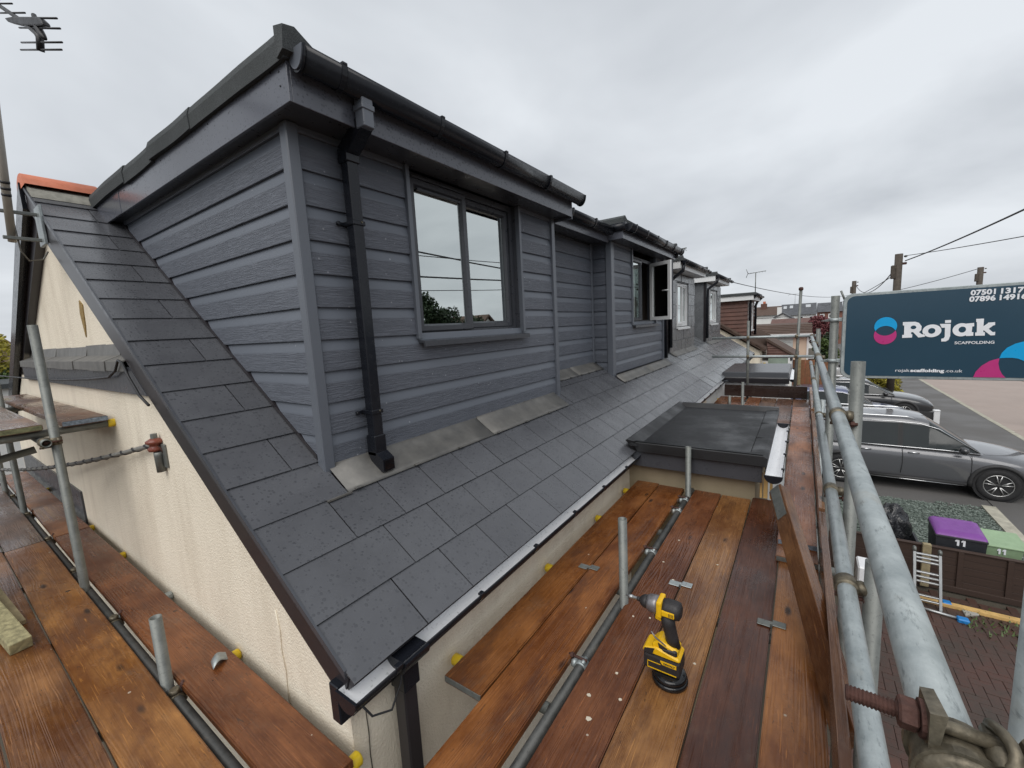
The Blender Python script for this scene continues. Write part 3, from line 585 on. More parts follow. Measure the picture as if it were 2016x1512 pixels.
# square downpipe with swan neck and shoe
d1 = box('downpipe', (1.497, 2.035, 3.63), (1.563, 2.10, 5.30), 'black', house, 0.005)
box('swan_neck', (1.468, 1.835, 5.345), (1.534, 1.90, 5.50), 'trim', d1, 0.004)
box('socket', (1.462, 1.83, 5.425), (1.540, 1.906, 5.455), 'trim', d1, 0.004)
mesh('swan_neck', [(1.468, 1.835, 5.36), (1.534, 1.835, 5.36), (1.534, 1.90, 5.40), (1.468, 1.90, 5.40), (1.490, 2.035, 5.27), (1.57, 2.035, 5.27), (1.57, 2.10, 5.32), (1.490, 2.10, 5.32)], [(0, 1, 2, 3), (7, 6, 5, 4), (0, 4, 5, 1), (1, 5, 6, 2), (2, 6, 7, 3), (3, 7, 4, 0)], 'black', d1)
box('socket', (1.488, 2.027, 5.235), (1.572, 2.108, 5.31), 'black', d1, 0.004)
for z in (4.92, 3.86):
    box('pipe_clip', (1.49, 2.028, z - 0.012), (1.57, 2.13, z + 0.012), 'black', d1, 0.003)
    lathe('clip_screw', [(0.012, 0), (0.010, 0.012)], (1.452, 2.112, z), (0, -1, 0), 'black', d1, 10); box('clip_arm', (1.45, 2.112, z - 0.008), (1.49, 2.128, z + 0.008), 'black', d1)
    lathe('clip_screw', [(0.006, 0), (0.005, 0.004)], (1.545, 2.028, z + 0.004), (0, -1, 0), 'coupler', d1, 8)
box('socket', (1.490, 2.028, 3.60), (1.570, 2.107, 3.72), 'black', d1, 0.004)
mesh('shoe', [(1.490, 2.028, 3.62), (1.570, 2.028, 3.62), (1.570, 2.107, 3.62), (1.490, 2.107, 3.62), (1.490, 1.972, 3.515), (1.570, 1.972, 3.515), (1.570, 2.04, 3.50), (1.490, 2.04, 3.50), (1.490, 1.972, 3.585), (1.570, 1.972, 3.585)],
     [(0, 3, 2, 1), (4, 5, 6, 7), (0, 1, 9, 8), (8, 9, 5, 4), (2, 3, 7, 6), (0, 8, 4, 7, 3), (1, 2, 6, 5, 9)], 'black', d1)
box('shoe_mouth', (1.498, 1.968, 3.522), (1.562, 1.974, 3.578), 'tape', d1)
# window
w1 = window(dm, 2.004, 3.268, 4.268, ZS, 2.13, 0.055, 'frame', [(2.045, 2.612, True), (2.612, 3.215, False)], fw=0.05)
box('mullion', (2.600, 2.185, 4.31), (2.640, 2.245, 5.33), 'frame', w1)
box('trickle_vent', (2.12, 2.165, 5.255), (2.56, 2.185, 5.275), 'frame', w1, 0.003)
curtains(w1, 2.64, 3.2, 4.2, 5.35, 2.36, 0.03, 0.11)
curtains(w1, 2.46, 2.56, 4.2, 5.35, 2.33, 0.01, 0.06)
lathe('sash_handle', [(0.008, -0.06), (0.011, 0), (0.008, 0.06)], (2.53, 2.232, 4.80), (0, 0, 1), 'white_dull', w1, 10)
join_boxes('room_shell', [((1.9, 2.75, 4.0), (3.6, 2.77, 5.5)), ((1.88, 2.25, 4.0), (1.9, 2.77, 5.5)), ((3.6, 2.25, 4.0), (3.62, 2.77, 5.5)), ((1.9, 2.25, 5.36), (3.6, 2.77, 5.38))], 'room', dm)
# ---- recess between the dormers ------------------------------------
rc = part('recess', house)
YQ = 2.40
box('recess_wall', (3.9, YQ, 3.5), (5.5, YQ + 0.05, 5.5), 'frame', rc)
for zb in LINES:
    if 3.70 < zb < 5.34: siding(rc, 0, YQ, -1, 3.93, 5.42, zb, 5.34 if zb + PITCH > 5.33 else None)
box('edge_trim', (5.42, YQ - 0.028, 3.72), (5.475, YQ, 5.36), 'trim', rc, 0.004)
prism('recess_return', [(2.19, 3.56), (2.40, 3.70), (2.40, 5.40), (2.19, 5.40)], 0, 3.90, 3.926, 'trim', rc)
box('soffit', (3.93, 2.13, 5.36), (5.47, YQ + 0.01, 5.372), 'frame', rc)
box('fascia', (3.957, 2.118, 5.335), (5.40, 2.13, 5.49), 'fascia', rc, 0.002)
prism('flat_roof', [(2.06, 5.515), (5.2, 5.60), (5.2, 5.55), (2.06, 5.50)], 0, 3.985, 5.42, 'felt', rc)
gutter(rc, 3.98, 5.36, 2.060, 5.50, 0.056, 'black', step=0.6, end=False)
# ---- second dormer --------------------------------------------------
YD2, X2, X2F = 2.146, 5.50, 8.02
d2 = part('dormer', house)
join_boxes('dormer_wall', [((X2, YD2, 3.45), (6.36, YD2 + 0.05, ZS)), ((7.52, YD2, 3.45), (X2F, YD2 + 0.05, ZS)), ((6.36, YD2, 3.45), (7.52, YD2 + 0.05, 4.25))], 'frame', d2)
prism('dormer_cheek', [(YD2 + 0.05, 3.5), (YD2 + 0.05, 5.58), (5.15, 5.58)], 0, X2F - 0.05, X2F, 'slate_old', d2)
for zb in LINES:
    if zb < 3.45 or zb > 5.34: continue
    zt = ZS if zb + PITCH > ZS - 0.01 else None
    if zb > 4.27:
        siding(d2, 0, YD2, -1, 5.565, 6.30, zb, zt); siding(d2, 0, YD2, -1, 7.55, 7.96, zb, zt)
    elif zb > 3.57: siding(d2, 0, YD2, -1, 5.565, 7.96, zb, zt)
    if zb > 3.57: siding(d2, 1, X2, -1, 2.185, lambda z: min(YQ - 0.02, max(2.19, yroof(z) + 0.03)), zb, zt)
box('corner_post', (5.462, 2.106, 3.56), (5.565, 2.19, ZS), 'trim', d2, 0.006)
box('edge_trim', (7.955, 2.106, 3.56), (8.03, 2.19, ZS), 'trim', d2, 0.004)
box('edge_trim', (6.30, 2.106, 4.262), (6.34, 2.15, ZS), 'trim', d2, 0.003)
box('edge_trim', (7.52, 2.106, 4.262), (7.555, 2.15, ZS), 'trim', d2, 0.003)
join_boxes('soffit', [((5.41, 1.93, ZS), (8.06, 2.15, ZS + 0.012)), ((5.41, 2.15, ZS), (5.52, YQ, ZS + 0.012))], 'frame', d2)
box('fascia', (5.40, 1.917, ZS - 0.012), (8.06, 1.93, 5.50), 'fascia', d2, 0.002)
box('fascia', (5.385, 1.917, ZS - 0.012), (5.40, 2.42, 5.54), 'fascia', d2, 0.002)
prism('flat_roof', [(5.36, 5.545), (5.36, 5.605), (5.42, 5.64), (5.50, 5.60), (8.04, 5.60), (8.06, 5.64), (8.12, 5.63), (8.12, 5.545)], 1, 1.895, 5.3, 'felt', d2)
g2 = gutter(house, 5.42, 8.25, 1.862, 5.535, 0.057, 'black', step=0.5)
tube('gutter_corner', (5.385, 1.87, 5.50), (5.385, 2.12, 5.50), 0.052, 'black', g2, 12)
DEEP[0] = 0.98
dd2 = tube('downpipe', (8.07, 2.09, 3.60), (8.07, 2.09, 5.30), 0.036, 'black', house, 12)
sweep('swan_neck', [(8.07, 2.09, 5.28), (8.07, 2.06, 5.36), (8.07, 1.90, 5.42), (8.07, 1.87, 5.52)], 0.036, 'black', dd2, 10)
w2 = window(d2, 6.34, 7.52, 4.268, ZS - 0.07, 2.13, 0.055, 'frame', [(6.385, 6.93, True), (6.93, 7.475, False)], open_sash=1, fw=0.05)
# the open casement, white inside
os_ = part('open_sash', d2); hx = 7.47
def casement(par, hinge, wdt, z0, z1, ang, mat_out, mat_in):
    c, s = math.cos(ang), math.sin(ang)
    def T(a, d, z): return (hinge[0] + a * c - d * s, hinge[1] + a * s + d * c, z)
    for nm, d0, d1, mt in (('sash_outer', 0, 0.03, mat_out), ('sash_inner', 0.03, 0.065, mat_in)):
        v = []; f = []
        for (a0, a1, q0, q1) in ((0, 0.055, z0, z1), (wdt - 0.055, wdt, z0, z1), (0.055, wdt - 0.055, z0, z0 + 0.055), (0.055, wdt - 0.055, z1 - 0.055, z1)):
            b0 = len(v); v += [T(a, d, z) for d in (d0, d1) for (a, z) in ((a0, q0), (a1, q0), (a1, q1), (a0, q1))]
            f += [tuple(b0 + k for k in q) for q in ((0, 1, 2, 3), (4, 5, 6, 7), (0, 1, 5, 4), (1, 2, 6, 5), (2, 3, 7, 6), (3, 0, 4, 7))]
        mesh(nm, v, f, mt, par)
    v = [T(a, d, z) for d in (0.022, 0.034) for (a, z) in ((0.05, z0 + 0.05), (wdt - 0.05, z0 + 0.05), (wdt - 0.05, z1 - 0.05), (0.05, z1 - 0.05))]
    mesh('pane', v, [(0, 1, 2, 3), (4, 5, 6, 7), (0, 1, 5, 4), (1, 2, 6, 5), (2, 3, 7, 6), (3, 0, 4, 7)], 'glass', par)
    p0, p1 = T(wdt - 0.03, -0.015, (z0 + z1) / 2), T(wdt - 0.15, -0.02, (z0 + z1) / 2); tube('handle', p0, p1, 0.009, 'white_dull', par, 8)
casement(os_, (7.33, 2.16), 0.44, 4.31, 5.25, R(180 + 62), 'white_dull', 'frame')
join_boxes('room_shell', [((6.2, 3.0, 4.1), (7.7, 3.02, 5.5)), ((6.18, 2.25, 4.1), (6.2, 3.02, 5.5)), ((7.7, 2.25, 4.1), (7.72, 3.02, 5.5))], 'roomwall', d2)
box('white_reveal', (6.95, 2.20, 4.31), (6.985, 2.25, 5.25), 'white_dull', d2)
curtains(d2, 6.4, 6.62, 4.2, 5.3, 2.33, 0.02, 0.08); curtains(d2, 7.2, 7.35, 4.2, 5.3, 2.36, 0.02, 0.08, 'roomwall')
# ---- flat roofed porch ------------------------------------------------
po = part('porch', house)
box('porch_wall', (4.03, 0.30, 0), (5.9, 1.41, 2.93), flat('buff_render', (0.31, 0.255, 0.17), 0.9, 0, 0.12, 4, 0.4, 90), po)
for i, (a, b) in enumerate((((3.945, 0.26, 2.905), (5.98, 1.36, 3.075)),)): box('porch_fascia', a, b, 'frame', po)
box('porch_fascia', (3.93, 0.245, 2.905), (3.945, 1.33, 3.07), 'frame', po, 0.002)
# rubber covering: deck, turned down edges, raised kerbs
box('rubber_deck', (3.93, 0.225, 3.075), (6.0, 1.34, 3.118), 'rubber', po)
prism('rubber_edge', [(0.215, 3.055), (1.28, 3.055), (1.335, 3.15), (0.235, 3.15), (0.215, 3.135)], 0, 3.888, 3.93, 'rubber', po, 0.006)
prism('rubber_kerb', [(3.89, 3.118), (3.90, 3.150), (3.96, 3.150), (4.03, 3.1185)], 1, 0.24, 1.32, 'rubber', po)
prism('rubber_kerb', [(5.92, 3.1185), (5.97, 3.168), (6.02, 3.168), (6.03, 3.06), (6.0, 3.06)], 1, 0.21, 1.33, 'rubber', po)
prism('rubber_kerb', [(0.212, 3.06), (0.205, 3.13), (0.235, 3.140), (0.335, 3.130), (0.345, 3.1185), (0.226, 3.1185), (0.226, 3.06)], 0, 3.89, 6.0, 'rubber', po)
prism('rubber_flap', [(1.34, 3.118), (1.27, 3.119), (1.37, 3.175), (1.385, 3.168)], 0, 3.86, 6.02, 'rubber', po)
mesh('felt_ear', [(3.90, 1.28, 3.15), (3.83, 1.36, 3.185), (3.90, 1.37, 3.15), (3.89, 1.34, 3.06), (3.93, 1.30, 3.06)], [(0, 1, 2), (1, 3, 2), (0, 3, 1), (0, 4, 3), (0, 2, 4), (2, 3, 4)], 'rubber', po)
for x in (4.55, 5.2): box('rubber_lap', (x, 0.235, 3.118), (x + 0.012, 0.34, 3.1375), 'rubber', po)
gutter(po, 3.73, 5.66, 0.155, 3.045, 0.060, 'white', step=0.45)
join_boxes('timber_scraps', [((4.0, 0.205, 2.75), (4.03, 0.235, 2.98)), ((4.0, 0.245, 2.75), (4.03, 0.262, 2.96)), ((3.995, 0.17, 2.75), (4.02, 0.19, 2.93))], 'pine', po)
# ================================================================== neighbouring house with slate hung dormers
nb = thing('house', 'house beyond with old slates and two slate hung dormers with white windows', 'house', (8.2, 1.41, 0))
prism('wall', [(1.41, 0), (9.2, 0), (9.2, 3.2), (5.34, 5.5), (1.43, 3.0)], 0, 8.2, 16.0, 'white_render', nb)
nr = prism('roof', [(1.36, 2.99), (YR, ZR - 0.02), (9.35, zroof(9.35) - 0.03), (9.35, zroof(9.35) - 0.15), (YR, ZR - 0.35), (1.42, 2.93)], 0, 8.2, 16.08, 'brownblack', nb)
for k in range(5):
    a = 8.2
    if k < 3: row(joints(8.2, 8.2 + (0.30 if k % 2 else 0.16), 16.1, 0.31), k * GA, None, 'slate_old', nr, 0.004)
    elif k == 3: row(joints(8.2, 8.5, 16.1, 0.31), k * GA, None, 'slate_old', nr, 0.004)
    else: row(joints(11.05, 11.3, 12.5, 0.31), k * GA, None, 'slate_old', nr, 0.004)
row(joints(15.0, 15.3, 16.1), 4 * GA, None, 'slate_old', nr, 0.003); row(joints(15.0, 15.2, 16.1), 5 * GA, None, 'slate_old', nr, 0.003)
row(joints(11.05, 11.45, 12.5, 0.31), 5 * GA, 1.55, 'slate_old', nr, 0.004)
prism('verge', [(1.30, ZE), (3.2, zroof(3.2)), (3.2, zroof(3.2) - 0.12), (1.30, ZE - 0.10)], 0, 16.04, 16.12, 'brownblack', nr)
og = gutter(nb, 9.62, 15.7, 1.315, 3.0, 0.056, 'black', step=0.9)
sweep('torn_felt', [(9.2, 1.28, 3.03), (9.6, 1.25, 2.98), (9.9, 1.24, 3.0), (10.3, 1.25, 2.97), (10.8, 1.26, 2.99)], [0.012, 0.03, 0.02, 0.03, 0.01], 'black', og, 6)
HS = {}
def hung(par, x0, x1, y, z0, z1, hole, cw=0.33, ch=0.245):
    k = 0; z = z0
    while z < z1 - 0.02:
        zt = min(z + ch, z1); x = x0 - (cw / 2 if k % 2 else 0)
        while x < x1 - 0.01:
            a, b = max(x, x0), min(x + cw, x1); x += cw
            if b - a < 0.03: continue
            if hole and a < hole[1] and b > hole[0] and z < hole[3] - 0.02 and zt > hole[2] + 0.02:
                for p, q in ((a, hole[0]), (hole[1], b)):
                    if q - p > 0.03: box('slate', (p + 0.006, y - 0.018 - 0.003 * (k % 2), z + 0.008), (q - 0.006, y, zt - 0.001), 'slate_old', par)
                continue
            box('slate', (a + 0.006, y - 0.016 - random.uniform(0, 0.008), z + 0.008), (b - 0.006, y, zt - 0.001), 'slate_old', par)
        z = zt; k += 1
def dormer_b(x0, x1, wx0, wx1, y=2.2):
    d = part('dormer', nb)
    join_boxes('dormer_wall', [((x0, y, 3.3), (wx0, y + 0.06, 5.25)), ((wx1, y, 3.3), (x1, y + 0.06, 5.25)), ((wx0, y, 3.3), (wx1, y + 0.06, 4.15)), ((wx0, y, 5.06), (wx1, y + 0.06, 5.25))], 'brownblack', d)
    prism('dormer_cheek', [(y, 3.5), (y, 5.4), (5.0, 5.4)], 0, x0 + 0.001, x0 + 0.06, 'slate_old', d)
    prism('dormer_cheek', [(y, 3.5), (y, 5.4), (5.0, 5.4)], 0, x1 - 0.06, x1, 'slate_old', d)
    hung(d, x0, x1, y - 0.002, 3.62, 5.22, (wx0, wx1, 4.14, 5.08))
    apron(x0 + 0.05, x1, 0.93, 1.06, 2, d)
    fw = window(d, wx0, wx1, 4.14, 5.08, y, 0.0, 'white_dull', [(wx0 + 0.06, (wx0 + wx1) / 2, True), ((wx0 + wx1) / 2, wx1 - 0.06, False)], fw=0.055)
    curtains(fw, wx0 + 0.1, wx1 - 0.1, 4.15, 5.05, y + 0.16, 0.02, 0.09)
    join_boxes('fascia', [((x0 - 0.12, y - 0.25, 5.26), (x1 + 0.10, y - 0.235, 5.42)), ((x0 - 0.135, y - 0.25, 5.26), (x0 - 0.12, 4.6, 5.42)), ((x1 + 0.10, y - 0.25, 5.26), (x1 + 0.115, 4.6, 5.42))], 'white_dull', d)
    box('soffit', (x0 - 0.12, y - 0.235, 5.262), (x1 + 0.10, y + 0.02, 5.272), 'white_dull', d)
    prism('flat_roof', [(x0 - 0.16, 5.40), (x0 - 0.16, 5.47), (x0 - 0.09, 5.50), (x0 - 0.02, 5.46), (x1 + 0.04, 5.46), (x1 + 0.10, 5.50), (x1 + 0.15, 5.49), (x1 + 0.15, 5.40)], 1, y - 0.29, 5.2, 'felt', d)
    g = gutter(d, x0 - 0.1, x1 + 0.22, y - 0.305, 5.40, 0.056, 'black', step=0.7)
    sweep('downpipe', [(x0 - 0.05, y - 0.3, 5.36), (x0 - 0.05, y - 0.28, 5.22), (x0 - 0.05, y - 0.06, 5.06), (x0 - 0.05, y - 0.05, 4.8), (x0 - 0.05, y - 0.05, 3.75)], 0.034, 'black', g, 8)
    return d
dormer_b(8.72, 11.02, 9.28, 10.36)
dormer_b(12.6, 14.95, 13.1, 14.3)
p2 = part('porch', nb)
box('porch_wall', (9.75, 0.25, 0), (11.7, 1.41, 2.92), 'white_dull', p2)
join_boxes('window_frame', [((9.735, 0.27, 2.55), (9.75, 0.33, 2.93)), ((9.735, 0.33, 2.87), (9.75, 1.33, 2.93)), ((9.735, 0.33, 2.55), (9.75, 1.33, 2.6)), ((9.735, 1.25, 2.6), (9.75, 1.33, 2.87))], 'white', p2)
prism('porch_roof', [(9.66, 2.96), (9.66, 3.05), (9.80, 3.15), (11.65, 3.15), (11.78, 3.08), (11.78, 2.96)], 1, 0.19, 1.38, 'grp', p2, 0.02)
box('porch_fascia', (9.655, 0.185, 2.945), (9.665, 1.37, 3.04), 'brownblack', p2)
box('white_corner_board', (9.35, 1.27, 2.3), (9.37, 1.40, 2.98), 'white', p2)
gutter(p2, 9.7, 11.8, 0.135, 3.03, 0.05, 'white', step=0.8)
# ================================================================== the scaffold
sf = thing('scaffold', 'galvanised tube scaffold around the house with guard rails and couplers', 'scaffold', (2.2, -0.19, 0))
RT = 0.02415
def tb(name, p0, p1, mat='galv'): return tube(name, p0, p1, RT, mat, sf, 24, 0.004)
def coupler(c, d1, d2, rot=0, big=True, bolt='rust', mat='coupler', par=None):
    """band clamp round the tube along d1 at c, with a second band towards d2 and its bolt"""
    c = Vector(c); d1 = Vector(d1).normalized(); d2 = Vector(d2).normalized(); k = part('coupler', sf) if par is None else par
    u = d1.cross(d2).normalized()
    v, f = tubegeo([c - d1 * 0.024, c - d1 * 0.02, c + d1 * 0.02, c + d1 * 0.024], [RT + 0.003, RT + 0.0065, RT + 0.0065, RT + 0.003], 20); mesh('clamp', v, f, mat, k, True)
    e = c + d2 * (RT + 0.012)
    lathe('boss', [(0.020, -0.012), (0.023, 0), (0.018, 0.014)], e, d2, mat, k, 12)
    b0 = c + u * (RT + 0.010) + d2 * 0.004
    v, f = tubegeo([b0 - d2 * 0.030, b0 + d2 * 0.062], 0.0065, 8); mesh('bolt', v, f, bolt, k, True)
    lathe('nut', [(0.013, 0), (0.013, 0.013)], b0 + d2 * 0.038, d2, bolt, k, 6, False)
    w = c + u * (RT + 0.004) - d2 * 0.012
    v, f = tubegeo([w - d1 * 0.02, w + d1 * 0.02], 0.011, 8); mesh('hinge', v, f, mat, k, True)
    return k
# standards along the street side
for i, (x, y, z1, m) in enumerate(((0.70, -0.246, 4.25, 'galv'), (2.2, -0.190, 4.091, 'galv_old'), (3.6, -0.174, 4.40, 'galv_old'), (5.3, -0.19, 3.40, 'galv'), (7.2, -0.175, 4.07, 'galv_old'), (7.8, -0.20, 4.00, 'galv_old'))):
    tb('standard', (x, y, 0.02), (x, y, z1), m)
    coupler((x - 0.03, -0.131, 3.87), (1, 0, 0), (0, -1, 0)) if i in (1, 4) else None
tb('standard', (9.27, 0.858, 2.3), (9.27, 0.865, 4.20), 'galv_old'); tb('standard', (9.27, 0.106, 2.3), (9.27, 0.05, 4.70), 'galv_old')
lathe('tube_cap', [(0.02, 0), (0.036, 0.015), (0.036, 0.05), (0.02, 0.065)], (9.27, 0.05, 4.69), (0, 0, 1), 'rust', sf, 12)
# guard rails
tb('guard_rail', (-0.9, -0.131, 3.87), (5.10, -0.131, 3.868)); tb('guard_rail', (5.11, -0.131, 3.868), (9.45, -0.131, 3.872))
v, f = tubegeo([(4.98, -0.131, 3.868), (5.22, -0.131, 3.868)], RT + 0.005, 20); mesh('sleeve', v, f, 'coupler', sf, True)
tb('guard_rail', (-0.6, -0.135, 3.463), (4.2, -0.135, 3.44)); tb('guard_rail', (4.21, -0.135, 3.44), (9.4, -0.135, 3.40))
v, f = tubegeo([(6.6, -0.135, 3.424), (6.8, -0.135, 3.423)], RT + 0.005, 20); mesh('sleeve', v, f, 'coupler', sf, True)
tb('guard_rail', (9.235, 1.49, 3.885), (9.235, -0.22, 3.885), 'galv'); tb('guard_rail', (9.235, 1.49, 3.52), (9.235, -0.22, 3.515), 'galv')
for y in (0.86, 0.09):
    for z in (3.885, 3.52): coupler((9.235, y, z), (0, 1, 0), (1, 0, 0))
coupler((9.1, -0.131, 3.87), (1, 0, 0), (0, 0, 1)); coupler((8.6, -0.135, 3.405), (1, 0, 0), (0, -1, 0))
coupler((2.43, -0.135, 3.453), (1, 0, 0), (0, -1, 0)); coupler((1.56, -0.135, 3.456), (1, 0, 0), (0, -1, 0)); coupler((4.95, -0.131, 3.868), (1, 0, 0), (0, -1, 0)); coupler((4.3, -0.135, 3.44), (1, 0, 0), (0, -1, 0))
tb('standard', (1.56, -0.20, 0.02), (1.56, -0.20, 3.55), 'galv_old')
# ledger and transoms below the boards
tb('ledger', (-0.8, 0.812, 2.703), (9.4, 0.812, 2.703), 'steel_dark'); tb('ledger', (-0.8, -0.245, 2.60), (9.4, -0.245, 2.60), 'galv_old')
for i, x in enumerate((0.35, 1.36, 2.287, 3.13, 3.80, 6.3, 7.3, 8.3, 9.1)):
    y1 = 1.385 if x < 3.9 else 1.36
    z = 2.677 if i % 2 else 2.675
    if x > 1.0:
        tb('transom', (x, -0.30, 2.6755), (x, 0.79, 2.6755), 'galv_old'); tb('transom', (x, 0.845, 2.6755), (x, y1 - 0.03, 2.6755), 'galv_old')
        lathe('end_cap', [(0.026, -0.045), (0.0285, -0.04), (0.0285, 0.0), (0.022, 0.006)], (x, y1, 2.6755), (0, 1, 0), 'yellow', sf, 14)
    else: tb('transom', (x, -0.30, 2.6755), (x, 0.79, 2.6755), 'galv_old')
for x in (1.62, 2.76, 3.5, 3.75): coupler((x, 0.812, 2.703), (1, 0, 0), (0, 1, 0), mat='galv')
for x, y, z in ((2.11, 0.782, 3.236), (3.84, 0.806, 3.176), (8.34, 1.05, 2.893), (8.4, 0.852, 3.135)): tb('standard', (x, y, 0.02 if y < 0.9 else 2.5), (x, y, z), 'galv_old')
# gable side
tb('ledger', (0.502, 0.9, 2.684), (0.502, 8.3, 2.684), 'steel_dark'); tb('ledger', (-0.25, -0.2, 2.629), (-0.25, 8.3, 2.629), 'galv_old')
for y in (1.375, 2.401, 3.383, 4.4, 5.364, 6.4, 7.4):
    tb('transom', (-0.35, y, 2.6755), (0.476, y, 2.6755), 'galv_old'); tb('transom', (0.528, y, 2.6755), (0.745, y, 2.6755), 'galv_old')
    lathe('end_cap', [(0.026, -0.05), (0.0285, -0.045), (0.0285, 0.0), (0.022, 0.006)], (0.792, y, 2.6755), (1, 0, 0), 'yellow' if y != 3.383 else 'galv', sf, 14)
    coupler((0.502, y - 0.06, 2.684), (0, 1, 0), (0, 0, 1), mat='coupler')
tb('standard', (0.488, 3.925, 0.02), (0.488, 3.925, 4.478), 'galv_old')
tb('standard', (0.499, 2.425, 0.02), (0.499, 2.425, 3.066), 'galv_old')
tb('standard', (0.487, 6.385, 0.02), (0.487, 6.385, 4.35), 'galv_old'); tb('standard', (0.478, 7.63, 0.02), (0.478, 7.63, 4.4), 'galv_old')
tb('transom', (-0.6, 4.03, 3.785), (0.775, 4.03, 3.787), 'galv_old')
lathe('end_cap', [(0.026, -0.06), (0.0285, -0.055), (0.0285, 0.0), (0.022, 0.006)], (0.822, 4.03, 3.787), (1, 0, 0), 'yellow', sf, 14)
tb('transom', (-0.6, 6.2, 3.785), (0.75, 6.2, 3.787), 'galv_old')
tb('ledger', (0.440, 3.86, 3.742), (0.440, 8.2, 3.742), 'galv_old')
coupler((0.440, 3.93, 3.742), (0, 1, 0), (1, 0, 0)); coupler((0.488, 3.925, 3.742), (0, 0, 1), (-1, 0, 0))
tb('brace', (0.43, 4.25, 3.66), (-0.7, 4.35, 3.46), 'galv_old')
# the big clamp in front of the camera
bc = part('putlog_coupler', sf)
v, f = tubegeo([(0.478, -0.131, 3.87), (0.482, -0.131, 3.87), (0.525, -0.131, 3.87), (0.530, -0.131, 3.87)], [RT + 0.003, RT + 0.008, RT + 0.008, RT + 0.003], 24); mesh('clamp', v, f, 'coupler', bc, True)
for qx in (0.487, 0.521):
    v, f = tubegeo([(qx - 0.004, -0.131, 3.87), (qx + 0.004, -0.131, 3.87)], RT + 0.0115, 28); mesh('clamp_rib', v, f, 'coupler', bc)
lathe('eye_nut', [(0.011, 0), (0.013, 0.002), (0.013, 0.012), (0.011, 0.014)], (0.508, -0.172, 3.905), (0.15, -1, 0.1), 'coupler', bc, 6, False)
bx_, bz_ = 0.508, 3.907
tube('bolt', (bx_, -0.050, bz_), (bx_, -0.165, bz_), 0.0062, 'coupler', bc, 12)
thr = [(bx_, -0.048 - 0.0016 * i, bz_) for i in range(26)]; v, f = tubegeo(thr, [0.0078 if i % 2 else 0.0064 for i in range(26)], 14); mesh('thread', v, f, 'rust', bc)
lathe('nut', [(0.0125, 0), (0.0145, 0.002), (0.0145, 0.013), (0.0125, 0.015)], (bx_, -0.088, bz_), (0, -1, 0), 'rust', bc, 6, False)
lathe('washer', [(0.017, 0), (0.017, 0.0035)], (bx_, -0.1035, bz_), (0, -1, 0), 'rust', bc, 16, False)
mesh('flap', [(0.488, -0.107, 3.930), (0.530, -0.107, 3.924), (0.534, -0.107, 3.872), (0.484, -0.107, 3.868), (0.488, -0.119, 3.932), (0.530, -0.117, 3.926), (0.534, -0.110, 3.868), (0.484, -0.110, 3.866)], [(0, 1, 2, 3), (7, 6, 5, 4), (0, 4, 5, 1), (1, 5, 6, 2), (2, 6, 7, 3), (3, 7, 4, 0)], 'coupler', bc)
ey = [(0.508 + 0.021 * math.cos(a), -0.158 + 0.004 * math.sin(a * 2), 3.902 + 0.017 * math.sin(a)) for a in [i * math.pi / 8 for i in range(17)]]
v, f = tubegeo(ey, 0.0048, 8); mesh('bolt_eye', v, f, 'coupler', bc, True)
lathe('pivot', [(0.010, -0.02), (0.012, 0), (0.010, 0.02)], (0.508, -0.158, 3.900), (1, 0, 0.2), 'coupler', bc, 12)
prism('clamp_arm', [(0.480, 3.885), (0.536, 3.888), (0.530, 3.845), (0.486, 3.84)], 1, -0.185, -0.168, 'coupler', bc, 0.004)
# ================================================================== scaffold boards
BM = {}
def board(label, a, b, z, axis, col, group, th=0.038, band0=None, band1=None, name='scaffold_board', tilt=0.0, cat='board'):
    """a=(x0,y0) b=(x1,y1) footprint, top at z; axis 0: along X, 1: along Y"""
    L, Wd = (b[0] - a[0], b[1] - a[1]) if axis == 0 else (b[1] - a[1], b[0] - a[0])
    bm = bmesh.new(); bmesh.ops.create_cube(bm, size=1)
    for q in bm.verts: q.co = Vector((q.co.x * L, q.co.y * (Wd - 0.004), q.co.z * th))
    bmesh.ops.subdivide_edges(bm, edges=[e for e in bm.edges if abs((e.verts[0].co - e.verts[1].co).x) > 0.5 * L], cuts=max(4, int(L * 4)))
    ph = random.uniform(0, 9)
    for q in bm.verts:
        s = 1 if q.co.y > 0 else -1
        q.co.y += 0.0016 * math.sin(q.co.x * 3.1 + ph + s) ; q.co.z += 0.0012 * math.sin(q.co.x * 2.2 + ph) 
    bmesh.ops.bevel(bm, geom=[e for e in bm.edges if abs((e.verts[0].co - e.verts[1].co).x) > 0.01 and len([x for x in e.link_faces]) == 2 and e.calc_face_angle(0) > 0.5], offset=0.005, segments=2, affect='EDGES')
    me = bpy.data.meshes.new(name); bm.to_mesh(me); bm.free()
    o = link(name, me, 'wood', None, False, col); o.color = (*col, 1)
    o.matrix_basis = Matrix.Translation(((a[0] + b[0]) / 2, (a[1] + b[1]) / 2, z - th / 2)) @ (Matrix.Rotation(math.pi / 2, 4, 'Z') if axis else Matrix()) @ Matrix.Rotation(tilt, 4, 'Y')
    tag(o, label, cat, group)
    for e, bd in ((-1, band0), (1, band1)):
        if bd:
            mb = boxmesh('end_band', (e * L / 2 - 0.0025, -Wd / 2 + 0.004, -th / 2 + 0.004), (e * L / 2 + 0.0025, Wd / 2 - 0.004, th / 2 - 0.004), 0.002)
            c = link('end_band', mb, bd); c.matrix_basis = o.matrix_basis.copy(); c.matrix_basis = Matrix(); c.parent = o
    return o
OR, TAN, DRK, RED, GRY = (0.285, 0.116, 0.036), (0.36, 0.178, 0.064), (0.125, 0.046, 0.023), (0.225, 0.086, 0.034), (0.20, 0.115, 0.07)
GF, GG = 'boards of the front scaffold deck', 'boards of the gable scaffold deck'
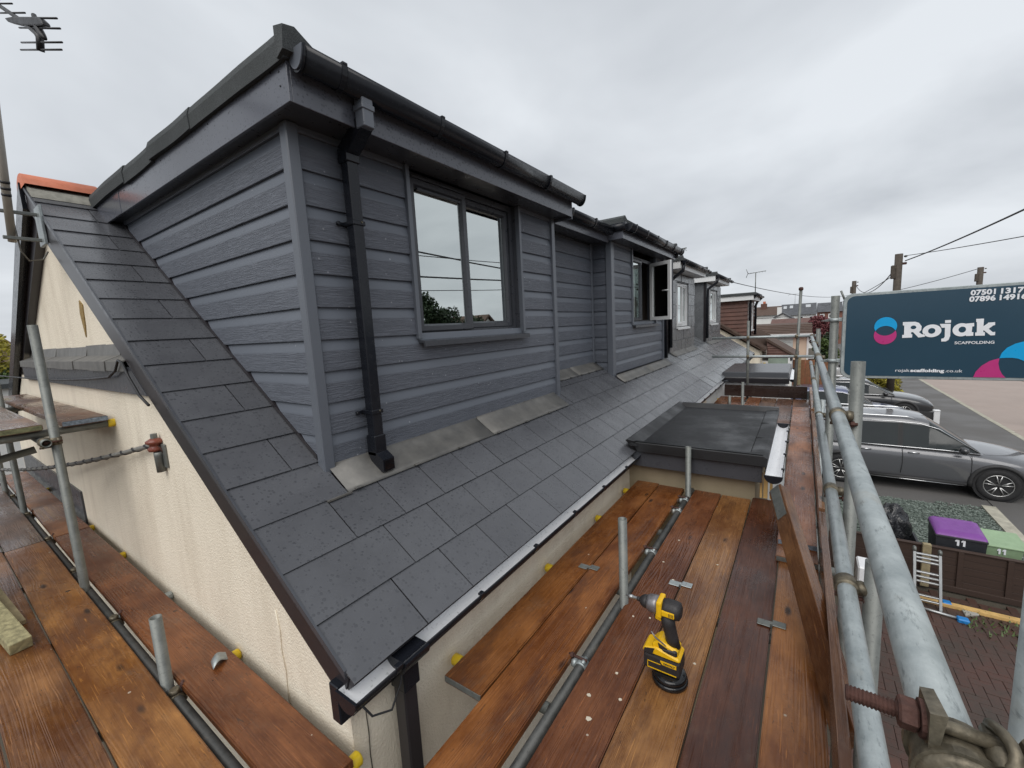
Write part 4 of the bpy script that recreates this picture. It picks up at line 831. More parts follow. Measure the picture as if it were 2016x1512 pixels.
board('short orange brown scaffold board with square end nearest the house front wall', (1.212, 1.094), (3.97, 1.312), 2.74, 0, OR, GF, band0='galv_old')
board('orange brown scaffold board second from front wall, left of the ledger gap', (-0.6, 0.862), (3.95, 1.090), 2.739, 0, (0.29, 0.113, 0.034), GF)
board('scratched reddish brown scaffold board just right of the ledger gap', (-0.5, 0.553), (3.96, 0.775), 2.74, 0, RED, GF)
board('light tan scaffold board with black round tub standing on it', (-0.5, 0.320), (3.94, 0.549), 2.741, 0, TAN, GF)
board('darkest wet mahogany coloured scaffold board in the front deck', (-0.5, 0.0875), (4.0, 0.316), 2.739, 0, DRK, GF)
board('tan brown outermost scaffold board beside the galvanised rails', (-0.3, -0.124), (3.12, 0.0835), 2.74, 0, (0.36, 0.155, 0.05), GF)
board('lower board of doubled pair running past the porch gutter', (2.98, -0.124), (7.6, 0.100), 2.7785, 0, (0.42, 0.19, 0.08), GF, band0='galv_old') 
board('upper pinkish brown board of doubled pair beside the porch gutter', (3.14, -0.122), (7.95, 0.098), 2.817, 0, (0.46, 0.205, 0.105), GF, band0='blueband')
for i, (y0, y1, c, t) in enumerate(((1.09, 1.315, OR, 'orange board against the wall on the deck beyond the porch'), (0.862, 1.085, RED, 'reddish board second from wall on the deck beyond the porch'), (0.60, 0.825, (0.36, 0.15, 0.06), 'pale orange board in the middle of the deck beyond the porch'), (0.36, 0.595, GRY, 'greyish board with white chip on the deck beyond the porch'), (0.115, 0.355, (0.19, 0.10, 0.065), 'grey brown board beside doubled pair on the deck beyond the porch'))):
    board(t, (6.06, y0), (9.16, y1), 2.74 - 0.0007 * i, 0, c, GF)
board('short outermost board at the far corner of the front deck', (7.62, -0.13), (9.16, 0.11), 2.739, 0, (0.24, 0.12, 0.07), GF)
# toe boards
def edge_board(label, p0, p1, h, th, col, mat='wood'):
    p0, p1 = Vector(p0), Vector(p1); d = p1 - p0; L = d.length
    me = boxmesh('toe_board', (0, -th / 2, 0), (L, th / 2, h), 0.004, 2); o = link('toe_board', me, mat); o.color = (*col, 1)
    x = d.normalized(); y = Vector((0, 0, 1)).cross(x).normalized(); z = x.cross(y)
    o.matrix_basis = Matrix(((x.x, y.x, z.x, p0.x), (x.y, y.y, z.y, p0.y), (x.z, y.z, z.z, p0.z), (0, 0, 0, 1)))
    tag(o, label, 'toe board', 'toe boards on edge'); return o
edge_board('dark toe board on edge closing the far end of the deck', (9.20, -0.10, 2.745), (9.20, 1.25, 2.745), 0.225, 0.038, (0.045, 0.028, 0.024))
edge_board('brown toe board on edge under the rails nearest the camera', (0.3, -0.147, 2.745), (3.42, -0.147, 2.745), 0.20, 0.036, (0.19, 0.105, 0.065))
edge_board('brown toe board on edge under the rails beside the doubled boards', (3.46, -0.147, 2.74), (7.0, -0.147, 2.74), 0.215, 0.036, (0.27, 0.15, 0.085))
edge_board('orange toe board on edge under the rails at the far corner', (7.05, -0.147, 2.745), (9.15, -0.147, 2.745), 0.225, 0.036, (0.36, 0.2, 0.10))
# a banded timber leaning in the walkway
lb = thing('leaning_timber', 'stout brown timber with metal banded end leaning across the walkway', 'timber', (2.0, -0.12, 2.74))
A_, B_ = Vector((3.20, 0.098, 3.125)), Vector((1.75, -0.19, 2.76)); dx = (A_ - B_).normalized(); dy = Vector((0, 0, 1)).cross(dx).normalized(); dy = (dy * 0.80 + dx.cross(dy) * 0.60).normalized(); dz = dx.cross(dy)
def obx(name, o0, x0, x1, y0, y1, z0, z1, mat, par, bev=0.004, col=None):
    me = boxmesh(name, (x0, y0, z0), (x1, y1, z1), bev, 2); o = link(name, me, mat, par)
    if col: o.color = (*col, 1)
    o.matrix_basis = Matrix(((dx.x, dy.x, dz.x, o0.x), (dx.y, dy.y, dz.y, o0.y), (dx.z, dy.z, dz.z, o0.z), (0, 0, 0, 1))); o.matrix_parent_inverse = WM(par).inverted(); return o
Lb = (A_ - B_).length
obx('timber', B_, 0, Lb, -0.036, 0.036, -0.05, 0.05, 'wood', lb, 0.005, (0.22, 0.105, 0.045))
obx('end_band', B_, Lb - 0.30, Lb + 0.003, 0.036, 0.039, -0.035, 0.035, 'galv_old', lb, 0.001); obx('end_band', B_, Lb, Lb + 0.003, -0.034, 0.036, -0.048, 0.048, 'blueband', lb, 0.001)
# gable side boards
board('reddish brown scaffold board along the gable wall, lower deck', (0.529, 1.335), (0.750, 5.20), 2.74, 1, (0.23, 0.087, 0.032), GG)
board('golden brown scaffold board outside the ledger gap, lower gable deck', (0.250, 1.10), (0.474, 5.20), 2.741, 1, (0.37, 0.172, 0.05), GG)
board('dark worn scaffold board with mossy timber lying on it', (0.017, 1.10), (0.246, 5.235), 2.740, 1, (0.27, 0.125, 0.045), GG)
board('outermost brown scaffold board at the lower corner of the picture', (-0.215, 1.10), (0.013, 5.235), 2.739, 1, (0.25, 0.11, 0.04), GG)
board('orange board along the gable beyond the joint, lower deck', (0.531, 5.215), (0.752, 8.6), 2.741, 1, (0.33, 0.145, 0.06), GG)
board('grey wet board beyond the joint outside the ledger gap', (0.252, 5.215), (0.474, 8.6), 2.740, 1, (0.19, 0.12, 0.085), GG)
board('grey wet board beyond the joint, second from ledger gap', (0.017, 5.25), (0.248, 8.6), 2.739, 1, (0.16, 0.11, 0.085), GG)
board('brown board of the upper gable lift next to the wall', (0.535, 3.985), (0.765, 7.35), 3.85, 1, (0.22, 0.12, 0.075), 'boards of the upper gable lift', band0='blueband')
board('pale brown board of the upper gable lift outside the uprights', (0.232, 3.975), (0.452, 7.35), 3.852, 1, (0.27, 0.155, 0.095), 'boards of the upper gable lift', band0='mossband')
board('outer board of the upper gable lift at the picture edge', (-0.005, 3.975), (0.225, 7.35), 3.850, 1, (0.25, 0.14, 0.09), 'boards of the upper gable lift', band0='galv_old')
# ================================================================== ground, road, drives
struct(mesh('ground', [(-400, -400, -0.05), (600, -400, -0.05), (600, 400, -0.05), (-400, 400, -0.05)], [(0, 1, 2, 3)], 'soil'))
pv = struct(box('pavement', (-40, -5.75, -0.04), (140, -3.46, 0.0), 'asphalt'))
rd = struct(box('road', (-40, -14.0, -0.045), (140, -5.9, -0.042), 'soil'))
rd2 = []
x = -2.0; k = 0
while x < 70:
    for (y0, y1) in ((-9.9, -5.92), (-13.95, -9.92)):
        o = box('concrete_slab', (x + 0.022, y0, -0.041), (x + 4.6 - 0.022, y1 - 0.02, -0.024 + 0.003 * (k % 2)), 'concrete', rd, 0.008); k += 1
    x += 4.6
kb = struct(box('kerb', (-40, -5.895, -0.045), (140, -5.757, 0.001), 'kerb'))
x = 4.0
while x < 48:
    box('kerb_stone', (x + 0.006, -5.90, -0.02), (x + 0.906, -5.752, 0.008 + random.uniform(0, 0.008)), 'kerb', kb, 0.006); x += 0.914
struct(box('crossover', (12.4, -3.45, -0.04), (16.2, -0.2, -0.012), 'asphalt'))
edg = struct(box('garden_edging', (8.66, -3.46, -0.03), (12.6, -3.25, 0.035), 'kerb'))
# brick paved drive: herringbone pavers
dr = struct(box('driveway', (-2, -5.0, -0.05), (8.35, 1.38, -0.025), 'soil'))
pm = boxmesh('paver', (-0.0985, -0.0485, -0.03), (0.0985, 0.0485, 0.03), 0.005); pm.materials.append(MT['paver'])
def herring():
    out = []
    for i in range(24, 83):
        for j in range(-30, -1):
            c = (i - j) % 4
            if c == 0: out.append((0.1 * i + 0.1, 0.1 * j + 0.05, 0))
            elif c == 2: out.append((0.1 * i + 0.05, 0.1 * j, 1))
    return out
ps = herring(); ps.sort(key=lambda p: (p[0] + 0) ** 2 + p[1] ** 2)
ps = [p for p in ps if p[1] < -0.085 * p[0] * 0.9]
rest_v, rest_f = [], []
for i, (x, y, rr) in enumerate(ps):
    m_ = Matrix.Translation((x, y, -0.022 + random.uniform(-0.003, 0.003))) @ Matrix.Rotation(math.pi / 2 * rr + random.uniform(-0.012, 0.012), 4, 'Z')
    if i < 290:
        o = bpy.data.objects.new('paver', pm); COL.objects.link(o); o.matrix_basis = m_; setp(o, dr)
    else:
        s = len(rest_v); rest_v += [m_ @ q.co for q in pm.vertices]; rest_f += [tuple(s + t for t in p.vertices) for p in pm.polygons]
if rest_v:
    o = mesh('paver', rest_v, rest_f, 'paver', dr); o['kind'] = 'stuff'
# slate chippings
gv, gf = [], []
rnd = random.Random(3)
for i in range(15000):
    x, y = rnd.uniform(8.66, 12.55), rnd.uniform(-3.28, 0.1)
    if x > 12.4 and y > -2.5: continue
    s = rnd.uniform(0.012, 0.03); a = rnd.uniform(0, 6.28); c, d = math.cos(a) * s, math.sin(a) * s; e = rnd.uniform(0.3, 0.8); z = rnd.uniform(-0.004, 0.012); b = len(gv)
    tz = rnd.uniform(-0.5, 0.5) * s
    gv += [(x + c, y + d, z + tz), (x - d * e, y + c * e, z), (x - c, y - d, z - tz), (x + d * e, y - c * e, z), (x, y, z + s * 0.55), (x, y, z - s * 0.4)]
    gf += [(b, b + 1, b + 4), (b + 1, b + 2, b + 4), (b + 2, b + 3, b + 4), (b + 3, b, b + 4), (b + 1, b, b + 5), (b, b + 3, b + 5)]
gv += [(8.66, -3.28, -0.015), (12.55, -3.28, -0.015), (12.55, 0.1, -0.015), (8.66, 0.1, -0.015)]; b = len(gv) - 4; gf.append((b, b + 1, b + 2, b + 3))
o = mesh('gravel', gv, gf, 'chips'); tag(o, 'grey green slate chippings in the front garden beside the car', 'gravel', None, 'stuff')
# low brown fence between drive and gravel
fe = thing('fence', 'low dark brown timber fence between brick drive and gravel garden', 'fence', (8.55, -1.6, 0))
for i in range(5): box('fence_board', (8.555 + 0.004 * (i % 2), -3.4, 0.04 + i * 0.118), (8.575 + 0.004 * (i % 2), -0.3, 0.04 + i * 0.118 + 0.114), 'fence', fe, 0.003)
for y in (-3.3, -2.55, -2.05, -1.05, -0.6): box('fence_batten', (8.53, y - 0.03, 0.0), (8.555, y + 0.03, 0.63), 'fence', fe, 0.003)
box('fence_post', (8.47, -1.72, 0.0), (8.54, -1.62, 0.69), 'post_wood', fe, 0.006); box('fence_post', (8.47, -3.42, 0.0), (8.54, -3.34, 0.75), 'fence', fe, 0.004)
box('capping', (8.53, -3.4, 0.632), (8.60, -0.3, 0.652), 'fence', fe, 0.004); box('gravel_board', (8.52, -3.4, -0.02), (8.55, -0.3, 0.07), 'fence', fe, 0.004)
tag(prism('timber_length', [(7.98, 0.0), (8.07, 0.0), (8.07, 0.048), (7.98, 0.048)], 1, lambda p: -3.3, lambda p: -0.6, 'pine'), 'length of fresh yellow pine lying along the fence foot', 'timber')
tag(box('brick_fragment', (8.70, -1.47, 0.02), (8.77, -1.40, 0.07), 'terracotta', None, 0.008), 'small orange brick fragment on the gravel edge by the fence', 'brick')
tag(box('rusty_edging', (8.95, -1.78, 0.0), (9.0, -1.30, 0.09), 'rust', None, 0.004), 'rusty brown edging strip between black trug and purple lidded bin', 'edging')
# ladder with blue feet
ld = thing('ladder', 'folded aluminium ladder with blue feet standing by the low fence', 'ladder', (7.7, -1.62, 0))
def lp(a, h): return (7.78 + 0.62 * h * 0.55, -1.44 - a, h)
for a in (0.0, 0.27):
    mesh('stile', [(lp(a, 0)[0] + dx_, lp(a, 0)[1] + dy_, 0) for dx_ in (0, 0.06) for dy_ in (0, -0.03)] + [(lp(a, 0.74)[0] + dx_, lp(a, 0.74)[1] + dy_, 0.74) for dx_ in (0, 0.06) for dy_ in (0, -0.03)], [(0, 1, 3, 2), (4, 6, 7, 5), (0, 4, 5, 1), (1, 5, 7, 3), (3, 7, 6, 2), (2, 6, 4, 0)], 'aluminium', ld)
    q = lp(a, 0.74); lathe('hinge', [(0.03, -0.02), (0.045, 0), (0.03, 0.02)], (q[0] + 0.03, q[1] - 0.015, q[2] + 0.03), (0, 1, 0), 'galv_old', ld, 10)
for h in (0.10, 0.16, 0.34, 0.40, 0.46, 0.60, 0.65, 0.70):
    q = lp(0.03, h); box('rung', (q[0] + 0.005, q[1] - 0.24, h), (q[0] + 0.045, q[1], h + 0.022), 'aluminium', ld, 0.004)
tube('stabiliser', (7.78, -1.38, 0.03), (7.70, -1.92, 0.03), 0.02, 'aluminium', ld, 8); tube('stabiliser', (8.12, -1.38, 0.03), (8.06, -1.84, 0.03), 0.02, 'aluminium', ld, 8)
box('foot', (7.64, -1.98, 0.0), (7.74, -1.86, 0.06), 'bluefoot', ld, 0.012); box('foot', (8.0, -1.88, 0.0), (8.10, -1.78, 0.06), 'bluefoot', ld, 0.012)
# polystyrene block and rubble
tag(box('polystyrene_block', (7.75, -0.98, 0.02), (8.12, -0.80, 0.45), 'white', None, 0.02), 'white polystyrene block standing behind the lower guard rail', 'block')
tag(prism('stone_fragment', [(7.85, -1.98), (7.95, -2.14), (8.02, -2.10), (7.99, -1.97)], 2, 0.0, 0.03, 'flatgrey', None, 0.005), 'pale flat stone fragment lying next to the blue ladder feet', 'stone')
wv, wf = [], []
for i in range(260):
    x, y = rnd.gauss(7.75, 0.18), rnd.uniform(-3.0, -1.9); hgt = rnd.uniform(0.02, 0.07); a = rnd.uniform(0, 6.28); w = 0.012; b = len(wv)
    wv += [(x - w * math.sin(a), y + w * math.cos(a), 0), (x + w * math.sin(a), y - w * math.cos(a), 0), (x + hgt * math.cos(a), y + hgt * math.sin(a), hgt)]; wf.append((b, b + 1, b + 2))
o = mesh('weeds', wv, wf, 'leaf_green'); tag(o, 'thin weeds growing along the drive beside the pine length', 'weeds', None, 'stuff')
# bins
bn = thing('wheelie_bin', 'black bin with purple lid and white number 11', 'bin', (8.95, -2.08, 0))
mesh('body', [(8.74, -1.83, 0.0), (9.17, -1.83, 0.0), (9.17, -2.32, 0.0), (8.74, -2.32, 0.0), (8.70, -1.80, 0.78), (9.20, -1.80, 0.82), (9.20, -2.35, 0.82), (8.70, -2.35, 0.78)], [(0, 1, 2, 3), (7, 6, 5, 4), (0, 4, 5, 1), (1, 5, 6, 2), (2, 6, 7, 3), (3, 7, 4, 0)], 'binblack', bn)
prism('rim', [(8.69, 0.755), (9.21, 0.80), (9.21, 0.835), (8.69, 0.79)], 1, -2.36, -1.79, 'binblack', bn, 0.006)
lid_ = mesh('lid', [(8.68, -1.785, 0.79), (9.22, -1.785, 0.835), (9.22, -2.365, 0.835), (8.68, -2.365, 0.79), (8.72, -1.81, 0.825), (9.19, -1.81, 0.89), (9.19, -2.34, 0.89), (8.72, -2.34, 0.825), (8.78, -1.86, 0.855), (9.13, -1.86, 0.90), (9.13, -2.29, 0.90), (8.78, -2.29, 0.855)],
     [(0, 1, 2, 3)] + [(a, (a + 1) % 4, 4 + (a + 1) % 4, 4 + a) for a in range(4)] + [(4 + a, 4 + (a + 1) % 4, 8 + (a + 1) % 4, 8 + a) for a in range(4)] + [(8, 9, 10, 11)], 'purple', bn); lm = lid_.modifiers.new('b', 'BEVEL'); lm.width = 0.025; lm.segments = 3; lm.limit_method = 'ANGLE'; lm.angle_limit = R(10)
tube('lid_hinge', (9.2, -1.84, 0.87), (9.2, -2.30, 0.87), 0.022, 'purple', bn, 8)
def digits11(par, x, y, z, h, mat, lean=0):
    for k in range(2):
        yy = y - k * h * 0.62
        mesh('digit_one', [(x, yy + 0.10 * h, z + 0.70 * h), (x, yy - 0.12 * h, z + h), (x, yy - 0.36 * h, z + h), (x, yy - 0.36 * h, z), (x, yy - 0.12 * h, z), (x, yy - 0.12 * h, z + 0.66 * h), (x, yy + 0.02 * h, z + 0.56 * h)], [(0, 1, 2, 3, 4, 5, 6)], mat, par)
digits11(bn, 8.6975, -2.02, 0.66, 0.105, 'sign_white')
gb = thing('recycling_box', 'pale green recycling box with number 11 beside the purple lid', 'box', (9.05, -2.5, 0))
mesh('body', [(8.86, -2.36, 0.30), (9.26, -2.40, 0.30), (9.26, -2.74, 0.30), (8.86, -2.70, 0.30), (8.80, -2.33, 0.70), (9.30, -2.38, 0.74), (9.30, -2.80, 0.74), (8.80, -2.74, 0.70)], [(0, 1, 2, 3), (7, 6, 5, 4), (0, 4, 5, 1), (1, 5, 6, 2), (2, 6, 7, 3), (3, 7, 4, 0)], 'bingreen', gb)
box('stand', (8.9, -2.70, 0.0), (9.22, -2.42, 0.30), 'binblack', gb, 0.02)
prism('rim', [(8.785, 0.70), (9.315, 0.742), (9.315, 0.765), (8.785, 0.722)], 1, -2.80, -2.33, 'bingreen', gb, 0.005)
digits11(gb, 8.796, -2.48, 0.60, 0.085, 'sign_white')
TY = -0.22
tr_ = thing('trug', 'black plastic trug on the gravel holding a bin bag', 'trug', (9.25, -1.45, 0))
mesh('trug_body', [(9.12, -1.25, 0), (9.40, -1.25, 0), (9.40, -1.58, 0), (9.12, -1.58, 0), (9.0, -1.15, 0.42), (9.52, -1.15, 0.42), (9.52, -1.70, 0.42), (9.0, -1.70, 0.42), (9.03, -1.18, 0.42), (9.49, -1.18, 0.42), (9.49, -1.67, 0.42), (9.03, -1.67, 0.42), (9.12, -1.25, 0.05), (9.40, -1.25, 0.05), (9.40, -1.58, 0.05), (9.12, -1.58, 0.05)],
     [(0, 1, 2, 3)] + [(a, (a + 1) % 4, 4 + (a + 1) % 4, 4 + a) for a in range(4)] + [(4 + a, 4 + (a + 1) % 4, 8 + (a + 1) % 4, 8 + a) for a in range(4)] + [(8 + a, 8 + (a + 1) % 4, 12 + (a + 1) % 4, 12 + a) for a in range(4)] + [(12, 13, 14, 15)], 'binblack', tr_)
bm = bmesh.new(); bmesh.ops.create_icosphere(bm, subdivisions=4, radius=1)
from mathutils import noise as MN
for q in bm.verts:
    s = 1 + 0.25 * MN.noise(q.co * 2.3) + 0.07 * MN.noise(q.co * 5.1); q.co = Vector((9.27 + q.co.x * 0.24 * s, -1.36 + q.co.y * 0.24 * s, 0.56 + q.co.z * 0.40 * s))
me = bpy.data.meshes.new('bin_bag'); bm.to_mesh(me); bm.free(); tag(link('bin_bag', me, 'bag', None, True), 'shiny black refuse sack standing in the trug', 'bin bag')
# ================================================================== cars
def car(name, label, loc, paint, L=4.55, Wd=1.84, H=1.68, belt=1.02, wr=0.35, wb=2.70, fo=0.93, rails=True, suv=True, spokes=True, group='cars parked on the drives'):
    t = thing(name, label, 'car', loc, group, R(-90))           # local +x points to the street
    xr, xf = fo and -(L - wb - fo) - wb / 2, wb / 2 + fo
    hw = Wd / 2; gl = 0.20
    st = [  # x, zlow, ztop, halfwidth, top halfwidth
        (xr, 0.42, 0.86, hw * 0.80, hw * 0.74), (xr + 0.08, 0.34, 1.00, hw * 0.90, hw * 0.84), (xr + 0.45, 0.26, belt + 0.02, hw * 0.98, hw * 0.90), (-wb / 2, 0.24, belt + 0.01, hw, hw * 0.92), (-0.5, gl, belt, hw * 0.995, hw * 0.925), (0.35, gl, belt - 0.02, hw * 0.995, hw * 0.93),
        (wb / 2 - 0.55, gl, belt - 0.03, hw, hw * 0.93), (wb / 2 - 0.2, 0.23, belt - 0.05, hw * 1.0, hw * 0.91), (wb / 2 + 0.25, 0.25, belt - 0.10, hw * 0.985, hw * 0.86), (xf - 0.28, 0.27, belt - 0.19, hw * 0.92, hw * 0.76), (xf - 0.06, 0.32, belt - 0.32, hw * 0.78, hw * 0.62), (xf, 0.42, belt - 0.44, hw * 0.64, hw * 0.5)]
    v = []; f = []; half = 7
    for (x, z0, z1, w, wt) in st:
        hh = z1 - z0
        prof = [(w * 0.86, z0), (w * 0.965, z0 + 0.10 * hh), (w * 0.985, z0 + 0.34 * hh), (w, z0 + 0.62 * hh), (w * 0.985, z0 + 0.82 * hh), (wt, z1), (wt * 0.55, z1 + 0.035), ]
        ring = [(x, y, z) for y, z in prof] + [(x, 0, z1 + 0.045)] + [(x, -y, z) for y, z in reversed(prof)]
        v += ring
    n = 15
    for i in range(len(st) - 1):
        for k in range(n - 1): f.append((i * n + k, i * n + k + 1, (i + 1) * n + k + 1, (i + 1) * n + k))
        f.append((i * n + n - 1, i * n, (i + 1) * n, (i + 1) * n + n - 1))
    f.append(tuple(range(n))); f.append(tuple(range(len(st) * n - 1, (len(st) - 1) * n - 1, -1)))
    def P(nm, vv, ff, mt, par=t, sm=True):
        me = bpy.data.meshes.new(nm); me.from_pydata(vv, [], ff); me.update(); bm = bmesh.new(); bm.from_mesh(me); bmesh.ops.recalc_face_normals(bm, faces=bm.faces); bm.to_mesh(me); bm.free()
        o = bpy.data.objects.new(nm, me); COL.objects.link(o); me.materials.append(MT[mt]); o.parent = par
        if sm:
            for p in me.polygons: p.use_smooth = True
        return o
    body = P('body', v, f, paint); md = body.modifiers.new('s', 'SUBSURF'); md.levels = 2; md.render_levels = 2
    # greenhouse: stations x, base z, roof z, base halfwidth, roof halfwidth
    gx = [(xr + 0.16, belt - 0.02, belt - 0.02 + 0.02, hw * 0.83, hw * 0.80), (xr + 0.42 if suv else xr + 0.75, belt, H - 0.07, hw * 0.89, hw * 0.70), (xr + 0.95, belt, H - 0.01, hw * 0.90, hw * 0.74), (-0.30, belt, H, hw * 0.905, hw * 0.75), (-0.21, belt, H, hw * 0.905, hw * 0.75),
          (0.12, belt - 0.01, H - 0.035, hw * 0.90, hw * 0.74), (0.24, belt - 0.01, H - 0.065, hw * 0.90, hw * 0.73), (wb / 2 - 0.28, belt - 0.035, belt + 0.0, hw * 0.885, hw * 0.80)]
    gp = []
    for (x, z0, z1, w0, w1) in gx:
        ins = 0.055; zz = z1 - z0
        pr = [(w0, z0 - 0.03), (w0 - 0.01, z0 + 0.02), (w1 + (w0 - w1) * 0.16 + 0.012, z0 + zz * 0.84), (w1, z1 - 0.005), (w1 * 0.62, z1 + 0.03 * (zz > 0.1)), (0, z1 + 0.042 * (zz > 0.1))]
        gp.append([(x, y, z) for y, z in pr] + [(x, -y, z) for y, z in reversed(pr[:-1])])
    gn = 11; V = [p for r_ in gp for p in r_]; groups = {}
    for i in range(len(gp) - 1):
        for k in range(gn - 1):
            q = (i * gn + k, i * gn + k + 1, (i + 1) * gn + k + 1, (i + 1) * gn + k); kk = k if k < 5 else 9 - k; side = k < 5
            if i == 6: nm = ('windscreen', 'carglass') if kk >= 1 else ('scuttle', 'cladblack')
            elif i == 0: nm = ('rear_window', 'carglass') if kk >= 2 else ('pillar', paint)
            elif kk >= 2: nm = ('roof', paint)
            elif kk == 0: nm = ('waist', 'cladblack')
            elif i in (1,): nm = ('rear_quarter', paint)
            elif i == 3: nm = ('pillar', 'cladblack')
            else: nm = ('window' + ('_r' if side else '_l') + str(i > 3), 'carglass')
            if nm[0] in ('pillar', 'scuttle', 'waist', 'rear_quarter'): nm = (nm[0] + ('_r' if side else '_l'), nm[1])
            groups.setdefault(nm, []).append(q)
    for (nm, mt), q in groups.items():
        used = sorted({a for p in q for a in p}); mp = {a: i for i, a in enumerate(used)}
        P('window' if nm.startswith('window_') else nm[:-2] if nm[-2:] in ('_r', '_l') else nm, [V[a] for a in used], [tuple(mp[a] for a in p) for p in q], mt)
    for s in (-1, 1):
        # window trim, sill strip, mirror, handles, roof rail
        y = s * (hw * 0.905)
        def bar(nm, pts, r_, mt, par=t, k=6):
            vv, ff = tubegeo(pts, r_, k); return P(nm, [tuple(p) for p in vv], ff, mt, par)
        bar('waist_trim', [(xr + 0.45, s * hw * 0.905, belt + 0.012), (-0.4, s * hw * 0.915, belt + 0.008), (0.5, s * hw * 0.912, belt - 0.0), (wb / 2 - 0.25, s * hw * 0.90, belt - 0.03)], 0.010, 'chrome')
        bar('window_trim', [(xr + 0.5, s * hw * 0.735, H - 0.10), (-0.4, s * hw * 0.79, H - 0.075), (0.08, s * hw * 0.785, H - 0.10), (0.40, s * hw * 0.79, H - 0.20), (wb / 2 - 0.30, s * hw * 0.895, belt + 0.0)], 0.009, 'chrome')
        if rails: bar('roof_rail', [(xr + 0.55, s * hw * 0.70, H - 0.01), (xr + 0.7, s * hw * 0.70, H + 0.045), (-0.15, s * hw * 0.70, H + 0.035), (0.0, s * hw * 0.70, H - 0.01)], 0.016, 'chrome')
        for hx in (-0.88, -0.02): bar('door_handle', [(hx - 0.10, s * hw * 0.975, belt - 0.11), (hx, s * (hw * 0.99 + 0.012), belt - 0.10), (hx + 0.10, s * hw * 0.975, belt - 0.11)], 0.014, 'chrome')
        vv, ff = tubegeo([(wb / 2 - 0.62, s * (hw + 0.00), belt + 0.05), (wb / 2 - 0.60, s * (hw + 0.05), belt + 0.06), (wb / 2 - 0.58, s * (hw + 0.16), belt + 0.07), (wb / 2 - 0.57, s * (hw + 0.21), belt + 0.07)], [0.03, 0.075, 0.08, 0.03], 10); P('mirror', [tuple(p) for p in vv], ff, 'paint_black')
        for dx_ in (-0.22, 0.92, ): bar('door_gap', [(dx_, s * (hw * 0.955), belt - 0.02), (dx_ + 0.01, s * (hw * 0.998), belt - 0.2), (dx_ + 0.01, s * (hw * 1.0), belt - 0.40), (dx_ - 0.01, s * (hw * 0.985), 0.40)], 0.006, 'cladblack')
        bar('sill_strip', [(-wb / 2 + 0.45, s * hw * 0.985, 0.30), (wb / 2 - 0.48, s * hw * 0.985, 0.30)], 0.045, 'cladblack'); bar('sill_trim', [(-wb / 2 + 0.5, s * (hw * 0.985 + 0.03), 0.27), (wb / 2 - 0.52, s * (hw * 0.985 + 0.03), 0.27)], 0.010, 'chrome')
        bar('headlamp', [(xf - 0.42, s * hw * 0.82, belt - 0.26), (xf - 0.2, s * hw * 0.70, belt - 0.33), (xf - 0.10, s * hw * 0.60, belt - 0.36)], [0.02, 0.065, 0.03], 'lamp', t, 10)
        for wx in (-wb / 2, wb / 2):
            # black arch and wheel
            arcp = [(wx + (wr + 0.075) * math.cos(a), s * (hw * 0.985), wr + (wr + 0.075) * math.sin(a)) for a in [math.pi * (-0.06 + 1.12 * i / 16) for i in range(17)]]
            bar('wheel_arch', arcp, 0.045, 'cladblack')
            cyl = [(wx + (wr + 0.05) * math.cos(a), s * (hw * 1.003), wr + (wr + 0.05) * math.sin(a)) for a in [2 * math.pi * i / 24 for i in range(24)]]
            P('wheel_well', cyl + [(p[0], s * (hw - 0.3), p[2]) for p in cyl], [tuple(range(24)), tuple(range(47, 23, -1))] + [(i, (i + 1) % 24, 24 + (i + 1) % 24, 24 + i) for i in range(24)], 'tyre', t, False)
            wo_ = part('wheel', t); wo_.parent = t; wo_.matrix_parent_inverse = Matrix(); yo = s * (hw + 0.006)
            def lat(nm, prof, mt, k=28):
                vv, ff = [], []
                for r_, h in prof:
                    for q in range(k): a = 2 * math.pi * q / k; vv.append((wx + r_ * math.cos(a), yo + s * h, wr + r_ * math.sin(a)))
                for i in range(len(prof) - 1):
                    for q in range(k): ff.append((i * k + q, i * k + (q + 1) % k, (i + 1) * k + (q + 1) % k, (i + 1) * k + q))
                P(nm, vv, ff, mt, wo_)
            lat('tyre', [(wr * 0.66, 0.006), (wr * 0.70, 0.022), (wr * 0.92, 0.024), (wr * 0.99, 0.0), (wr, -0.05), (wr, -0.2)], 'tyre')
            lat('rim', [(wr * 0.68, 0.012), (wr * 0.64, 0.016), (wr * 0.62, 0.004), (wr * 0.60, -0.03), (0.001, -0.035)], 'cladblack'); lat('rim_edge', [(wr * 0.685, 0.013), (wr * 0.67, 0.020), (wr * 0.645, 0.019), (wr * 0.635, 0.008)], 'alloy')
            lat('hub', [(0.05, -0.02), (0.045, 0.014), (0.001, 0.016)], 'cladblack', 10)
            for q in range(5):
                for dl in (-0.13, 0.13):
                    a = 2 * math.pi * q / 5 + 0.3; c0, s0 = math.cos(a + dl * 0.6), math.sin(a + dl * 0.6); c1, s1 = math.cos(a + dl * 1.5), math.sin(a + dl * 1.5)
                    vv, ff = tubegeo([(wx + 0.04 * c0, yo + s * 0.008, wr + 0.04 * s0), (wx + wr * 0.65 * c1, yo + s * 0.008, wr + wr * 0.65 * s1)], 0.012, 6); P('spoke', [tuple(p) for p in vv], ff, 'alloy', wo_)
    return t
car('car', 'charcoal grey crossover car with roof rails parked nearest on the drive', (14.0, -2.25, 0), 'paint_grey')
car('car', 'navy hatchback parked beyond the grey crossover and black panel', (19.55, -1.15, 0), 'paint_navy', 4.2, 1.75, 1.50, 0.92, 0.31, 2.55, 0.85, False, False)
car('car', 'black car with pale bonnet third along the drives', (22.4, -2.0, 0), 'paint_black', 4.4, 1.80, 1.46, 0.94, 0.32, 2.6, 0.9, True, False)
